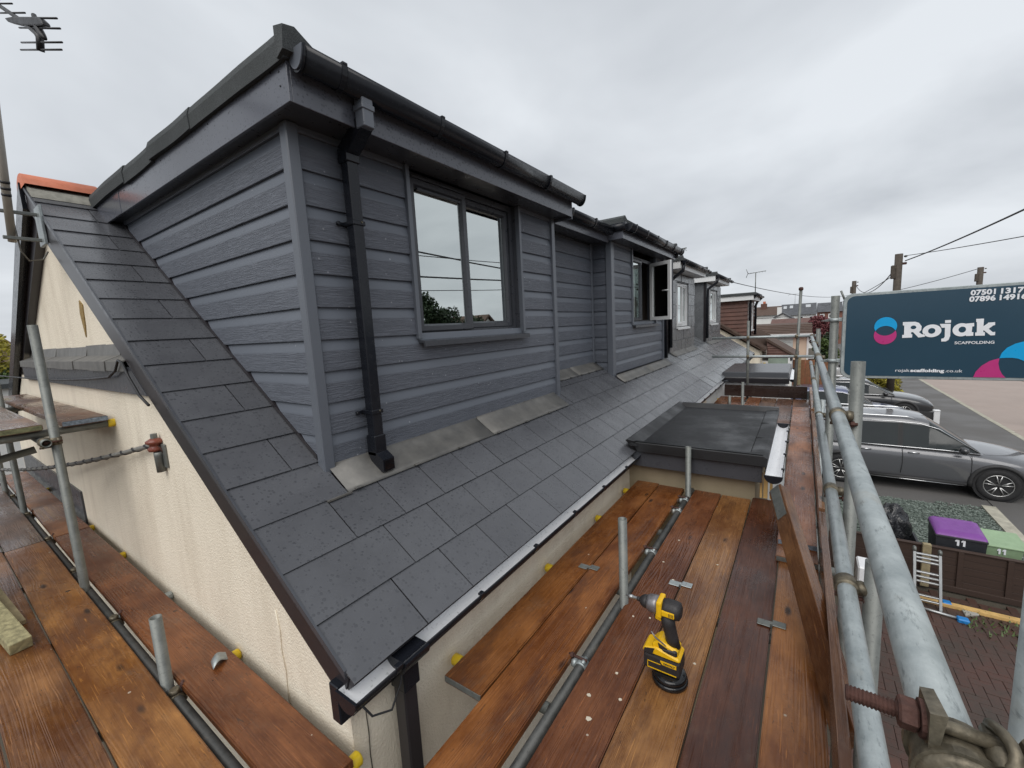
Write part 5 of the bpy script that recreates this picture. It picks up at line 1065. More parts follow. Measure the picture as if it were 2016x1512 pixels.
car('car', 'silver estate car parked further off behind the guard rail', (26.5, -0.4, 0), 'paint_silver', 4.4, 1.78, 1.5, 0.95, 0.32, 2.6, 0.9, True, True)
car('car', 'white car parked furthest off along the row', (33.0, -1.2, 0), 'paint_white', 4.3, 1.76, 1.5, 0.95, 0.32, 2.6, 0.9, False, False)
# divider with white post
dv = thing('divider_fence', 'black panel divider with white end post between the parked cars', 'fence', (17.9, -3.45, 0))
box('post', (17.83, -3.56, 0), (17.97, -3.42, 1.06), 'white_dull', dv, 0.01); box('post_cap', (17.815, -3.575, 1.06), (17.985, -3.405, 1.10), 'white_dull', dv, 0.02)
box('post', (17.83, -1.6, 0), (17.97, -1.46, 1.10), 'white_dull', dv, 0.01); box('panel', (17.88, -3.42, 0.1), (17.92, -1.6, 1.02), 'cladblack', dv)
# ================================================================== vegetation
def foliage(name, c, rad, n, mat, par, leaf=0.06, seed=1, lumps=9):
    r_ = random.Random(seed); v = []; f = []; cs = [(Vector((r_.uniform(-1, 1) * 0.62, r_.uniform(-1, 1) * 0.62, r_.uniform(-0.75, 0.8))), r_.uniform(0.28, 0.52)) for _ in range(lumps)]
    for i in range(n):
        k, s = r_.choice(cs); d = Vector((r_.gauss(0, 1), r_.gauss(0, 1), r_.gauss(0, 1))).normalized() * s * (r_.random() ** 0.35)
        p = k + d; p = Vector((c[0] + p.x * rad[0], c[1] + p.y * rad[1], c[2] + p.z * rad[2]))
        a = Vector((r_.gauss(0, 1), r_.gauss(0, 1), r_.gauss(0, 0.8))).normalized() * leaf * r_.uniform(0.6, 1.4); b_ = a.cross(Vector((r_.gauss(0, 1), r_.gauss(0, 1), r_.gauss(0, 1)))).normalized() * leaf * 0.5; s0 = len(v)
        v += [p - a, p + b_, p + a, p - b_]; f.append((s0, s0 + 1, s0 + 2, s0 + 3))
    me = bpy.data.meshes.new(name); me.from_pydata([tuple(p) for p in v], [], f); me.update(); return link(name, me, mat, par)
def tree(name, label, cat, base, h, rad, mat, n, leaf, seed, trunk=0.06, group=None, dark=None):
    t = thing(name, label, cat, base, group)
    b = Vector(base); sweep('trunk', [b, b + Vector((0.02, 0.03, h * 0.35)), b + Vector((-0.03, 0.02, h * 0.62))], [trunk, trunk * 0.75, trunk * 0.4], 'bark', t, 7)
    r_ = random.Random(seed)
    for i in range(5):
        a = r_.uniform(0, 6.28); q = b + Vector((0, 0, h * r_.uniform(0.25, 0.5))); sweep('limb', [q, q + Vector((math.cos(a) * rad[0] * 0.35, math.sin(a) * rad[1] * 0.35, h * 0.15)), q + Vector((math.cos(a) * rad[0] * 0.7, math.sin(a) * rad[1] * 0.7, h * 0.25))], [trunk * 0.5, trunk * 0.3, trunk * 0.12], 'bark', t, 5)
    foliage('crown', (base[0], base[1], base[2] + h - rad[2]), rad, n, mat, t, leaf, seed)
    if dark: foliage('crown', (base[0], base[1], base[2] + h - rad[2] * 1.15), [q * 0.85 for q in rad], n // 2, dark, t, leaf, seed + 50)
    return t
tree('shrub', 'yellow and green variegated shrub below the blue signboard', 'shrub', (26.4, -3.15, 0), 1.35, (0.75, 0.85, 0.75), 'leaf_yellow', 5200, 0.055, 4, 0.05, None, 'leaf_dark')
gm = foliage('grass', (26.2, -3.9, 0.06), (1.2, 0.5, 0.10), 2600, 'leaf_green', None, 0.05, 9, 14); tag(gm, 'bright grass edge between shrub and pavement', 'grass', None, 'stuff')
tree('shrub', 'dark red leaved shrub beyond the front scaffold', 'shrub', (30.0, -0.95, 0), 4.2, (0.85, 0.95, 1.0), 'leaf_red', 5000, 0.07, 6, 0.07)
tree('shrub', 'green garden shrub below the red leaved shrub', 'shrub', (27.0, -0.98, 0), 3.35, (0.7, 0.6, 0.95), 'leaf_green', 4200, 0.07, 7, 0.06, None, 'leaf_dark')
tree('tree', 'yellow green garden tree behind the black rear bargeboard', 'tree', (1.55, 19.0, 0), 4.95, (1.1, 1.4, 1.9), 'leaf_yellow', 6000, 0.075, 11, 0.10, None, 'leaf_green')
# trees and house across the street, seen in the window reflections
for i, (x, h, rr) in enumerate(((22.9, 7.1, 0.7), (22.0, 5.9, 1.7), (24.3, 6.0, 1.8), (26.2, 5.8, 1.7), (28.6, 5.3, 1.7), (34.0, 5.4, 1.9))):
    tree('conifer', ('tall pointed conifer across the street', 'broad evergreen under the pointed conifer across the street', 'tallest broad evergreen across the street', 'broad evergreen at the end of the hedge across the street', 'low evergreen beside the white gabled house', 'evergreen in front of the white gabled house')[i], 'tree', (x, -19.0, 0), h, (rr, 1.2, 2.3), 'leaf_dark', 3000, 0.14, 20 + i, 0.12, 'evergreens across the street', None)
# ================================================================== other buildings
def simple_window(par, pts_a, pts_b, mat='carglass'):
    w = box('window', pts_a, pts_b, 'white_dull', par); return w
# next house along with brown clad dormer
nh = thing('house', 'brown tiled house with brown clad dormer beyond the white windows', 'house', (17.5, 1.3, 0))
prism('wall', [(1.26, 0), (9, 0), (9, 3.2), (5.2, 5.5), (1.26, 3.02)], 0, 17.6, 25.0, 'render', nh)
hr = prism('roof', [(1.08, 3.03), (5.2, 5.72), (9.3, 3.1), (9.3, 3.03), (5.2, 5.66), (1.10, 2.99)], 0, 17.42, 25.2, 'tile', nh)
tp2 = (5.72 - 3.03) / 4.12
for k in range(14):
    y0 = 1.08 + k * 0.29
    prism('tile_course', [(y0, 3.03 + (y0 - 1.08) * tp2 + 0.006), (y0, 3.03 + (y0 - 1.08) * tp2 + 0.045), (y0 + 0.29, 3.03 + (y0 + 0.29 - 1.08) * tp2 + 0.012)], 0, 17.40, 25.2, 'tile', hr)
for i in range(26): sweep('tile_roll', [(17.46 + i * 0.30, 1.07, 3.065), (17.46 + i * 0.30, 5.0, 3.065 + 3.93 * tp2)], 0.032, 'tile', hr, 5)
nd = part('dormer', nh)
prism('dormer_wall', [(1.72, 3.4), (1.72, 4.88), (5.0, 4.88), (5.0, 4.5)], 0, 17.82, 20.4, 'brownclad', nd)
for k in range(10):
    z = 3.42 + k * 0.148; y1 = 1.08 + (z - 3.03) / tp2
    prism('siding_board', [(17.79, z), (17.79, z + 0.015), (17.815, z + 0.146), (17.83, z + 0.146), (17.83, z)], 1, 1.70, max(1.85, y1 + 0.25), 'brownclad', nd)
    for a, b in ((17.82, 18.15), (19.9, 20.4)): prism('siding_board', [(1.69, z), (1.69, z + 0.015), (1.715, z + 0.146), (1.73, z + 0.146), (1.73, z)], 0, a, b, 'brownclad', nd)
box('fascia', (17.62, 1.50, 4.86), (17.64, 4.8, 5.03), 'white_dull', nd); box('fascia', (17.64, 1.50, 4.86), (20.6, 1.52, 5.03), 'white_dull', nd); box('soffit', (17.64, 1.52, 4.862), (20.6, 4.8, 4.875), 'white_dull', nd)
prism('flat_roof', [(17.58, 5.03), (17.58, 5.11), (17.66, 5.13), (20.66, 5.13), (20.66, 5.03)], 1, 1.44, 4.9, 'felt', nd)
gutter(nd, 17.7, 20.8, 1.42, 5.05, 0.056, 'black', step=0.8)
window(nd, 18.2, 19.85, 3.75, 4.80, 1.70, -0.01, 'white_dull', [(18.26, 19.0, True), (19.0, 19.79, False)])
sweep('downpipe', [(20.55, 1.45, 5.0), (20.5, 1.6, 4.85), (20.5, 1.66, 4.7), (20.5, 1.66, 3.5)], 0.05, 'black', nd, 8)
sweep('downpipe', [(17.9, 1.45, 5.0), (17.9, 1.6, 4.85), (17.9, 1.62, 4.7), (17.9, 1.62, 3.45)], 0.045, 'black', nd, 8)
# porch with brown clad cheek on that house
pp = part('porch', nh)
prism('porch_wall', [(0.30, 0), (1.26, 0), (1.26, 2.55), (0.30, 2.55)], 0, 18.6, 21.0, 'white_render', pp)
prism('gable', [(0.28, 2.75), (1.10, 2.75), (1.10, 3.30)], 0, 18.55, 18.62, 'brownclad', pp)
for k in range(6): prism('siding_board', [(18.53, 2.76 + k * 0.09), (18.53, 2.78 + k * 0.09), (18.55, 2.845 + k * 0.09), (18.56, 2.76 + k * 0.09)], 1, min(1.08, 0.30 + max(0, k - 0.2) * 0.135), 1.10, 'brownclad', pp)
prism('roof', [(0.10, 2.72), (1.12, 3.42), (1.12, 3.32), (0.10, 2.64)], 0, 18.48, 21.1, 'tile', pp)
box('green_window', (18.58, 0.42, 2.2), (18.6, 1.05, 2.66), flat('sage_panel', (0.25, 0.31, 0.26), 0.5), pp); box('window_frame', (18.57, 0.36, 2.15), (18.6, 0.42, 2.72), 'white_dull', pp)
box('lantern_box', (18.40, 1.12, 2.42), (18.5, 1.20, 2.50), 'yellow', pp, 0.01)
# house across the gap: hipped brown roof, pale clad side
hh = thing('house', 'low house with dark brown hipped roof and pale boarded side', 'house', (26.0, 0.8, 0))
box('wall', (26.0, -0.20, 0), (32, 5.0, 3.2), 'peach_render', hh)
for k in range(11): box('siding_board', (25.97, 0.40, 1.2 + k * 0.18), (25.99, 3.2, 1.2 + k * 0.18 + 0.172), flat('pale_boarding', (0.52, 0.57, 0.56), 0.6) if k == 0 else 'pale', hh) if k else MT.__setitem__('pale', flat('pale_boarding', (0.52, 0.57, 0.56), 0.6))
mesh('roof', [(25.7, -0.38, 3.26), (32.3, -0.38, 3.26), (32.3, 5.3, 3.26), (25.7, 5.3, 3.26), (27.2, -0.40, 3.72), (27.2, 3.2, 3.74), (30.5, 3.2, 3.74), (30.5, -0.40, 3.72)], [(0, 1, 2, 3), (4, 7, 6, 5), (0, 4, 5, 3), (1, 2, 6, 7), (2, 3, 5, 6), (0, 1, 7, 4)], 'tile', hh)
for k in range(6):
    t_ = k / 6; x = 25.7 + 1.5 * t_; z = 3.26 + 0.46 * t_
    prism('tile_course', [(x - 0.01, z), (x - 0.01, z + 0.04), (x + 0.25, z + 0.085), (x + 0.25, z + 0.07)], 1, -0.39, 5.2 - 1.8 * t_, 'tile', hh)
box('fascia', (25.66, -0.42, 3.16), (25.7, 5.3, 3.27), 'white_dull', hh); box('corner_board', (25.95, -0.26, 0), (26.02, -0.18, 3.16), 'white_dull', hh)
rb_ = thing('shed_roof', 'red brown low roof behind the hipped roof', 'roof', (36, 0.5, 0)); prism('roof', [(36.0, 3.62), (37.4, 3.92), (38.8, 3.62)], 1, -0.4, 1.95, 'brownclad', rb_); box('wall', (36.2, -0.3, 0), (38.6, 1.85, 3.63), 'white_render', rb_)
def terrace(label, x, y0, y1, zr, ze, wallmat, roofmat, wins, veluxes=(), dep=6.0, gable=None):
    t = thing('terrace_house', label, 'house', (x, (y0 + y1) / 2, 0), 'terraced houses in the distance')
    box('wall', (x, y0, 0), (x + dep, y1, ze), wallmat, t)
    r_ = prism('roof', [(x - 0.3, ze - 0.05), (x + dep / 2, zr), (x + dep + 0.3, ze - 0.05)], 1, y0 - 0.05, y1 + 0.05, roofmat, t)
    for (a, b, c, d) in wins:
        w = box('window', (x - 0.05, a, c), (x - 0.005, b, d), 'white_dull', t); box('pane', (x - 0.07, a + 0.12, c + 0.12), (x - 0.045, b - 0.12, d - 0.12), 'carglass', w)
    for (a, b, s) in veluxes:
        xx = x - 0.3 + (dep / 2 + 0.3) * s; zz = ze - 0.05 + (zr - ze + 0.05) * s; k = (zr - ze + 0.05) / (dep / 2 + 0.3)
        prism('roof_window', [(xx, zz + 0.03), (xx + 0.7, zz + 0.7 * k + 0.03), (xx + 0.7, zz + 0.7 * k + 0.09), (xx, zz + 0.09)], 1, a, b, 'lamp', r_)
    return t
terrace('white terraced house with dark slate roof and three roof windows', 62, -1.25, 2.3, 5.45, 4.12, 'white_render', 'darkslate', [(0.75, 1.25, 3.0, 3.85), (-0.05, 0.5, 2.9, 3.95), (-0.95, -0.5, 3.1, 3.9)], [(1.75, 2.1, 0.55), (1.1, 1.45, 0.58), (-0.7, -0.2, 0.6)])
terrace('brown roofed terraced house at the end of the far row', 64, 2.45, 5.2, 5.35, 4.25, 'white_render', 'tile', [(2.8, 3.4, 3.0, 3.8)])
terrace('red brick terraced house behind the sign pole', 70, -4.2, -1.6, 5.5, 4.3, 'brick_far', 'darkslate', [(-2.3, -1.8, 3.4, 4.0), (-3.2, -2.7, 3.4, 4.0)])
ch = thing('chimney', 'brick chimney stack on the brown terraced roof', 'chimney', (66, 4.2, 0)); box('stack', (66, 4.05, 4.6), (66.7, 4.75, 5.75), 'brownclad', ch); box('pot', (66.15, 4.2, 5.75), (66.5, 4.5, 6.05), 'terracotta', ch, 0.03)
wg = thing('gabled_annexe', 'small white gabled annexe before the far terrace', 'building', (52, 1.5, 0)); prism('wall', [(0.95, 0), (2.5, 0), (2.5, 3.9), (1.75, 4.3), (0.95, 3.75)], 0, 52, 57, 'white_render', wg); prism('roof', [(0.88, 3.72), (1.75, 4.33), (2.6, 3.87), (2.6, 3.97), (1.75, 4.43), (0.86, 3.80)], 0, 51.8, 57.2, 'darkslate', wg); box('chimney', (53, 1.9, 4.1), (53.6, 2.3, 5.0), 'white_render', wg)
box('window', (51.96, 1.2, 3.2), (51.999, 1.6, 3.6), 'carglass', wg)
of = thing('fence', 'orange timber fence far off below the guard rail', 'fence', (20.5, 0.0, 0))
for k in range(9): box('fence_board', (20.5, 0.52 - (k + 1) * 0.16, 0.0), (20.53 + 0.01 * (k % 2), 0.52 - k * 0.16 - 0.008, 2.42), 'orange_fence', of)
box('fence_post', (20.44, 0.02, 0), (20.5, 0.12, 2.5), 'post_wood', of)
rv = thing('van', 'red topped vehicle glimpsed behind the guard rails', 'van', (23.5, 0.4, 0)); box('body', (23.5, -0.9, 0.3), (25.0, 1.6, 2.0), 'paint_red', rv, 0.12, None, 3); box('glazing', (23.48, -0.7, 1.35), (23.52, 1.4, 1.75), 'carglass', rv)
for y in (-0.4, 1.1): lathe('wheel', [(0.31, -0.08), (0.33, 0), (0.31, 0.08), (0.15, 0.09)], (23.5, y, 0.33), (-1, 0, 0), 'tyre', rv, 16)
ah = thing('house', 'white gabled house across the street seen in the window glass', 'house', (36.8, -24, 0)); prism('wall', [(33.5, 0), (40.1, 0), (40.1, 3.2), (36.8, 5.6), (33.5, 3.2)], 1, -30, -24, 'white_render', ah); prism('roof', [(33.2, 3.0), (36.8, 5.7), (40.4, 3.0), (40.4, 3.2), (36.8, 5.95), (33.2, 3.2)], 1, -30.2, -23.7, 'tile', ah); box('window', (36.2, -23.99, 3.3), (37.3, -23.95, 4.2), 'carglass', ah)
# house and shed to the rear left
lh = thing('house', 'tan roofed house glimpsed behind the rear bargeboard', 'house', (0.5, 27, 0)); box('wall', (-4, 27, 0), (3.4, 33, 3.4), 'white_render', lh); prism('roof', [(26.6, 3.3), (30, 5.3), (33.4, 3.3)], 0, -4.3, 2.6, 'tile', lh); prism('roof_hip', [(26.6, 3.3), (30, 5.3), (33.4, 3.3)], 0, 2.6, lambda p: 2.6 if p[1] > 4 else 4.0, 'tile', lh)
gs = thing('garage', 'white garage wall glimpsed above the upper scaffold boards', 'garage', (1.3, 15, 0)); box('wall', (-2, 15, 0), (1.55, 18, 3.55), 'white_render', gs); box('roof', (-2.1, 14.9, 3.55), (1.62, 18.1, 3.66), 'felt', gs); box('door_line', (-1.9, 14.985, 3.30), (1.5, 14.999, 3.32), 'flatgrey', gs)
# ================================================================== signboard
XS = 3.548
sg = thing('signboard', 'dark blue scaffolding company signboard clamped to a scaffold pole', 'sign', (3.57, -0.8, 3.86))
def rrect(y0, y1, z0, z1, r_, n=6):
    out = []
    for cy, cz, a0 in ((y1 - r_, z1 - r_, 0), (y0 + r_, z1 - r_, 90), (y0 + r_, z0 + r_, 180), (y1 - r_, z0 + r_, 270)):
        for i in range(n + 1): a = R(a0 + 90 * i / n); out.append((cy + r_ * math.cos(a), cz + r_ * math.sin(a)))
    return out
prism('frame', rrect(-1.46, -0.214, 3.852, 4.405, 0.05), 0, 3.556, 3.590, 'galv', sg, 0.003)
prism('face', rrect(-1.44, -0.234, 3.870, 4.388, 0.042), 0, 3.5535, 3.557, 'sign', sg)
def flatp(name, pts, mat, x=XS, par=sg):
    return mesh(name, [(x + 0.003, -a, b) for a, b in pts], [tuple(range(len(pts)))], mat, par)
def ellipse(c, rx, rz, n=36, a0=0, a1=360): return [(c[0] + rx * math.cos(R(a0 + (a1 - a0) * i / n)), c[1] + rz * math.sin(R(a0 + (a1 - a0) * i / n))) for i in range(n)]
GL = {'R': [(0.5104, 4.2089), (0.567, 4.2082), (0.5841, 4.2005), (0.5969, 4.1795), (0.5964, 4.1569), (0.5872, 4.1437), (0.6012, 4.1296), (0.6127, 4.1314), (0.6152, 4.1155), (0.5856, 4.111), (0.5603, 4.1448), (0.5519, 4.1451), (0.5519, 4.1323), (0.5576, 4.132), (0.5573, 4.1119), (0.5117, 4.1106), (0.5117, 4.1291), (0.5196, 4.1302), (0.518, 4.1878), (0.5115, 4.1881)], 'j': [(0.6753, 4.1892), (0.7219, 4.1878), (0.7239, 4.1163), (0.7181, 4.0922), (0.7059, 4.0836), (0.6878, 4.0841), (0.6868, 4.1006), (0.6969, 4.103), (0.7011, 4.1127), (0.6989, 4.1659), (0.6853, 4.1657)], 'jdot': [(0.697, 4.2102), (0.7221, 4.2105), (0.7226, 4.1940), (0.6975, 4.1935)], 'k': [(0.8248, 4.2109), (0.8561, 4.2108), (0.8566, 4.1674), (0.8731, 4.1836), (0.8729, 4.187), (0.9009, 4.1885), (0.9014, 4.1716), (0.8943, 4.1699), (0.8781, 4.1515), (0.8954, 4.1317), (0.9045, 4.1335), (0.9052, 4.1144), (0.8879, 4.1133), (0.858, 4.1452), (0.8579, 4.1332), (0.8647, 4.1329), (0.8651, 4.1133), (0.8265, 4.1137), (0.8259, 4.1323), (0.8321, 4.1333), (0.8292, 4.1922), (0.826, 4.1924)], 'a': [(0.7867, 4.1858), (0.8181, 4.1885), (0.8194, 4.1691), (0.812, 4.1673), (0.8119, 4.135), (0.8185, 4.1347), (0.8192, 4.114), (0.7896, 4.1132)]}
for k_, p in GL.items(): flatp('letter', p, 'sign_white')
flatp('letter', ellipse((0.6434, 4.1496), 0.0413, 0.0383), 'sign_white'); flatp('letter', ellipse((0.7689, 4.1505), 0.0372, 0.0385), 'sign_white', XS - 0.0004)
for c, rx, rz in (((0.6428, 4.1496), 0.0156, 0.0171), ((0.772, 4.1518), 0.0153, 0.0174), ((0.5605, 4.1744), 0.0127, 0.0110)): flatp('letter_counter', ellipse(c, rx, rz), 'sign', XS - 0.001)
# emblem: two discs, the overlap left dark
c1, c2, rx, rz = (0.4305, 4.186), (0.4305, 4.131), 0.0545, 0.0580
dz_ = (c1[1] - c2[1]) / 2; ai = math.degrees(math.asin(dz_ / rz))
up = ellipse(c1, rx, rz, 40, -ai, 180 + ai) + ellipse(c2, rx, rz, 40, 180 - ai, ai); lo = ellipse(c2, rx, rz, 40, 180 - ai, 360 + ai) + ellipse(c1, rx, rz, 40, -ai, -180 + ai)
flatp('emblem_crescent', up, 'sign_cyan'); flatp('emblem_crescent', lo, 'sign_pink')
flatp('emblem_large', [(0.8339, 3.8705), (0.8422, 3.9036), (0.8639, 3.9388), (0.8946, 3.9671), (0.9308, 3.982), (0.929, 3.9521), (0.9356, 3.9178), (0.9476, 3.89), (0.9620, 3.8705)], 'sign_pink')
flatp('emblem_large', [(0.9308, 3.982), (0.9379, 4.0118), (0.9559, 4.0412), (0.9853, 4.0637), (1.0165, 4.0754), (1.06, 4.082), (1.12, 4.072), (1.165, 4.04), (1.175, 3.99), (1.13, 3.94), (1.08, 3.925), (1.0242, 3.9671), (1.0022, 3.9797), (0.9796, 3.984), (0.9569, 3.9845)], 'sign_cyan')
def text(name, s, y, z, size, mat, par, mtx, width=None, bold=0.0, shear=0.0):
    cu = bpy.data.curves.new(name, 'FONT'); cu.body = s; cu.size = size; cu.offset = bold; cu.shear = shear; cu.resolution_u = 3
    o = bpy.data.objects.new(name, cu); COL.objects.link(o); dg = bpy.context.evaluated_depsgraph_get(); me = bpy.data.meshes.new_from_object(o.evaluated_get(dg)); bpy.data.objects.remove(o)
    xs = [v_.co.x for v_ in me.vertices]
    if width:
        k = width / (max(xs) - min(xs)); x0 = min(xs)
        for v_ in me.vertices: v_.co.x = (v_.co.x - x0) * k
    me.materials.clear(); t = link(name, me, mat); t.matrix_basis = mtx; 
    if par: setp(t, par)
    return t
def sm(a, b): return Matrix(((0, 0, -1, XS + 0.0028), (-1, 0, 0, -a), (0, 1, 0, b), (0, 0, 0, 1)))
text('lettering', 'SCAFFOLDING', 0, 0, 0.0225, 'sign_white', sg, sm(0.7447, 4.0665), 0.161, 0.0004)
text('lettering', 'rojak', 0, 0, 0.026, 'sign_white', sg, sm(0.4904, 3.8985), 0.067)
text('lettering', 'scaffolding', 0, 0, 0.026, 'sign_white', sg, sm(0.5600, 3.8985), 0.151, 0.0011)
text('lettering', '.co.uk', 0, 0, 0.026, 'sign_white', sg, sm(0.714, 3.8985), 0.074)
for a, b, s, w in ((0.793, 4.3511, '07501', 0.099), (0.912, 4.3511, '131710', 0.121), (0.7898, 4.3150, '07896', 0.104), (0.909, 4.3150, '149168', 0.124)):
    text('lettering', s[:5], 0, 0, 0.040, 'sign_white', sg, sm(a, b - 0.003), w * (5 / len(s) if len(s) > 5 else 1), 0.0016)
for z in (4.24, 3.965):
    k = part('sign_clamp', sg); lathe('clamp', [(RT + 0.002, -0.012), (RT + 0.008, -0.008), (RT + 0.008, 0.008), (RT + 0.002, 0.012)], (3.6, -0.174, z), (0, 0, 1), 'galv', k, 16)
    box('clamp_arm', (3.575, -0.245, z - 0.012), (3.60, -0.19, z + 0.014), 'galv', k, 0.005); mesh('clamp_wing', [(3.59, -0.155, z + 0.012), (3.60, -0.10, z - 0.004), (3.62, -0.10, z - 0.004), (3.62, -0.155, z + 0.012), (3.60, -0.15, z - 0.012)], [(0, 1, 2, 3), (0, 4, 1), (1, 4, 2), (2, 4, 3), (3, 4, 0)], 'galv', k)
tube('sign_strap', (3.58, -0.225, 4.36), (3.58, -0.200, 4.43), 0.006, 'galv_old', sg, 8)
# ================================================================== impact driver and tub
dl = thing('impact_driver', 'yellow and black cordless impact driver standing on a black tub', 'power tool', (1.765, 0.475, 2.741))
def ob(name, x0, x1, y0, y1, z0, z1, mat, bev=0.006, par=None): return box(name, (x0, y0, z0), (x1, y1, z1), mat, par or dl, bev, None, 2)
bt = ob('battery', 1.720, 1.812, 0.402, 0.545, 2.741, 2.806, 'drill_black', 0.010)
prism('battery_shoulder', [(0.402, 2.806), (0.549, 2.806), (0.546, 2.826), (0.490, 2.842), (0.404, 2.822)], 0, 1.7225, 1.8095, 'drill_yellow', bt, 0.006)
prism('foot', [(0.412, 2.815), (0.508, 2.826), (0.516, 2.844), (0.488, 2.872), (0.414, 2.850)], 0, 1.731, 1.803, 'drill_yellow', dl, 0.007)
prism('foot_plate', [(0.415, 2.822), (0.475, 2.826), (0.475, 2.846), (0.415, 2.85)], 0, 1.7265, 1.8075, 'drill_black', dl, 0.006)
prism('battery_window', [(0.500, 2.836), (0.540, 2.825), (0.543, 2.809), (0.508, 2.809)], 0, 1.7205, 1.7235, 'drill_black', bt)
prism('button_panel', [(0.452, 2.848), (0.488, 2.862), (0.484, 2.842), (0.452, 2.832)], 0, 1.7285, 1.7318, 'drill_black', dl)
# grip, motor housing, nose
v, f = tubegeo([(1.767, 0.438, 2.84), (1.767, 0.444, 2.88), (1.767, 0.455, 2.93), (1.767, 0.462, 2.975)], [0.029, 0.025, 0.026, 0.029], 14); mesh('grip', v, f, 'drill_black', dl, True)
lathe('motor_housing', [(0.020, -0.075), (0.034, -0.068), (0.037, -0.055), (0.037, -0.02), (0.033, 0.0)], (1.767, 0.480, 3.000), (0, 1, 0), 'drill_black', dl, 20)
ob('housing_side', 1.7275, 1.8065, 0.425, 0.475, 2.985, 3.008, 'drill_yellow', 0.004); ob('housing_band', 1.729, 1.805, 0.474, 0.496, 2.968, 3.036, 'drill_yellow', 0.008)
for k in range(4): ob('vent_slot', 1.7265, 1.7282, 0.4295 + k * 0.005, 0.4315 + k * 0.005, 2.990, 3.004, 'drill_black', 0)
lathe('gear_case', [(0.036, 0), (0.0365, 0.015), (0.034, 0.034), (0.029, 0.044)], (1.767, 0.494, 3.001), (0, 1, 0), 'drill_grey', dl, 20)
lathe('nose', [(0.027, 0), (0.026, 0.014), (0.019, 0.026), (0.012, 0.032)], (1.767, 0.537, 3.000), (0, 1, 0), 'drill_black', dl, 18)
lathe('chuck', [(0.009, 0), (0.009, 0.012), (0.006, 0.014)], (1.767, 0.568, 3.000), (0, 1, 0), 'drill_black', dl, 12)
lathe('bit_holder', [(0.0062, 0), (0.0062, 0.02), (0.0085, 0.021), (0.0085, 0.036), (0.004, 0.038), (0.003, 0.05)], (1.767, 0.580, 3.000), (0, 1, 0), 'aluminium', dl, 10)
prism('trigger_guard', [(0.472, 2.972), (0.505, 2.972), (0.506, 2.944), (0.478, 2.940)], 0, 1.752, 1.782, 'drill_yellow', dl, 0.004); prism('trigger', [(0.497, 2.962), (0.512, 2.958), (0.508, 2.938), (0.498, 2.936)], 0, 1.757, 1.777, 'drill_black', dl, 0.003)
sweep('hook', [(1.735, 0.44, 2.845), (1.732, 0.50, 2.88), (1.733, 0.515, 2.90)], 0.003, 'drill_grey', dl, 6)
# battery label
box('label_frame', (1.7182, 0.415, 2.7475), (1.7202, 0.525, 2.7505), 'drill_yellow', bt); prism('label_patch', [(0.415, 2.780), (0.468, 2.780), (0.476, 2.790), (0.476, 2.796), (0.415, 2.796)], 0, 1.7182, 1.7202, 'drill_yellow', bt)
box('label_frame', (1.7182, 0.525, 2.7475), (1.7202, 0.5275, 2.777), 'drill_yellow', bt); box('label_frame', (1.7182, 0.476, 2.7755), (1.7202, 0.5275, 2.778), 'drill_yellow', bt)
text('lettering', 'DEWALT', 0, 0, 0.011, 'drill_black', bt, Matrix(((0, 0, -1, 1.7178), (-1, 0, 0, 0.464), (0, 1, 0, 2.7835), (0, 0, 0, 1))), 0.044, 0.0006)
tbz = thing('round_tub', 'shiny black round tub underneath the impact driver', 'tub', (1.705, 0.432, 2.741))
lathe('tub_base', [(0.069, 0.0), (0.074, 0.004), (0.074, 0.018), (0.068, 0.022)], (1.705, 0.432, 2.7415), (0, 0, 1), 'tape', tbz, 32)
lathe('tub_lid', [(0.066, 0.0), (0.069, 0.003), (0.069, 0.016), (0.062, 0.022), (0.02, 0.0225)], (1.705, 0.432, 2.7637), (0, 0, 1), 'tape', tbz, 32)
dl.matrix_basis = Matrix.Translation((1.722, 0.462, 2.7865)) @ Matrix.Scale(1.08, 4)
# board clips
for i, (x, y, w_, l) in enumerate(((2.319, 1.092, 0.02, 'dull grey board clip across the joint near the front wall'), (2.42, 0.551, 0.024, 'pale board clip across the joint above the impact driver'), (2.303, 0.0855, 0.024, 'grey board clip beside the dark wet board'))):
    cl = thing('board_clip', l, 'clip', (x, y, 2.741), 'clips joining the boards'); mt = 'galv' if i == 1 else 'galv_old'
    box('plate', (x - 0.024, y + 0.004, 2.7425), (x + 0.024, y + 0.062, 2.7475), mt, cl, 0.002); box('plate', (x - 0.006, y - 0.062, 2.7425), (x + 0.042, y - 0.004, 2.7475), mt, cl, 0.002); box('web', (x + 0.002, y - 0.006, 2.72), (x + 0.022, y + 0.006, 2.7485), mt, cl, 0.001)
for i, (x, y, rz) in enumerate(((2.34, 0.752, 0.2), (5.05, 0.66, 0))):
    pass
for i, (x, y, l) in enumerate(((2.33, 0.700, 'curved metal offcut lying on the gable board'),)):
    v = []; n = 9
    for a in range(n):
        t_ = a / (n - 1); xx, zz = 0.64 + 0.085 * t_, 2.741 + 0.018 * math.sin(t_ * 4.6) + 0.014
        v += [(xx, 2.28 + 0.04 * t_, zz), (xx + 0.015, 2.35 + 0.035 * t_, zz)]
    o = mesh('metal_offcut', v, [(2 * k, 2 * k + 2, 2 * k + 3, 2 * k + 1) for k in range(n - 1)], 'galv', None, True); o.modifiers.new('t', 'SOLIDIFY').thickness = 0.003; tag(o, l, 'metal offcut')
fl = random.Random(5)
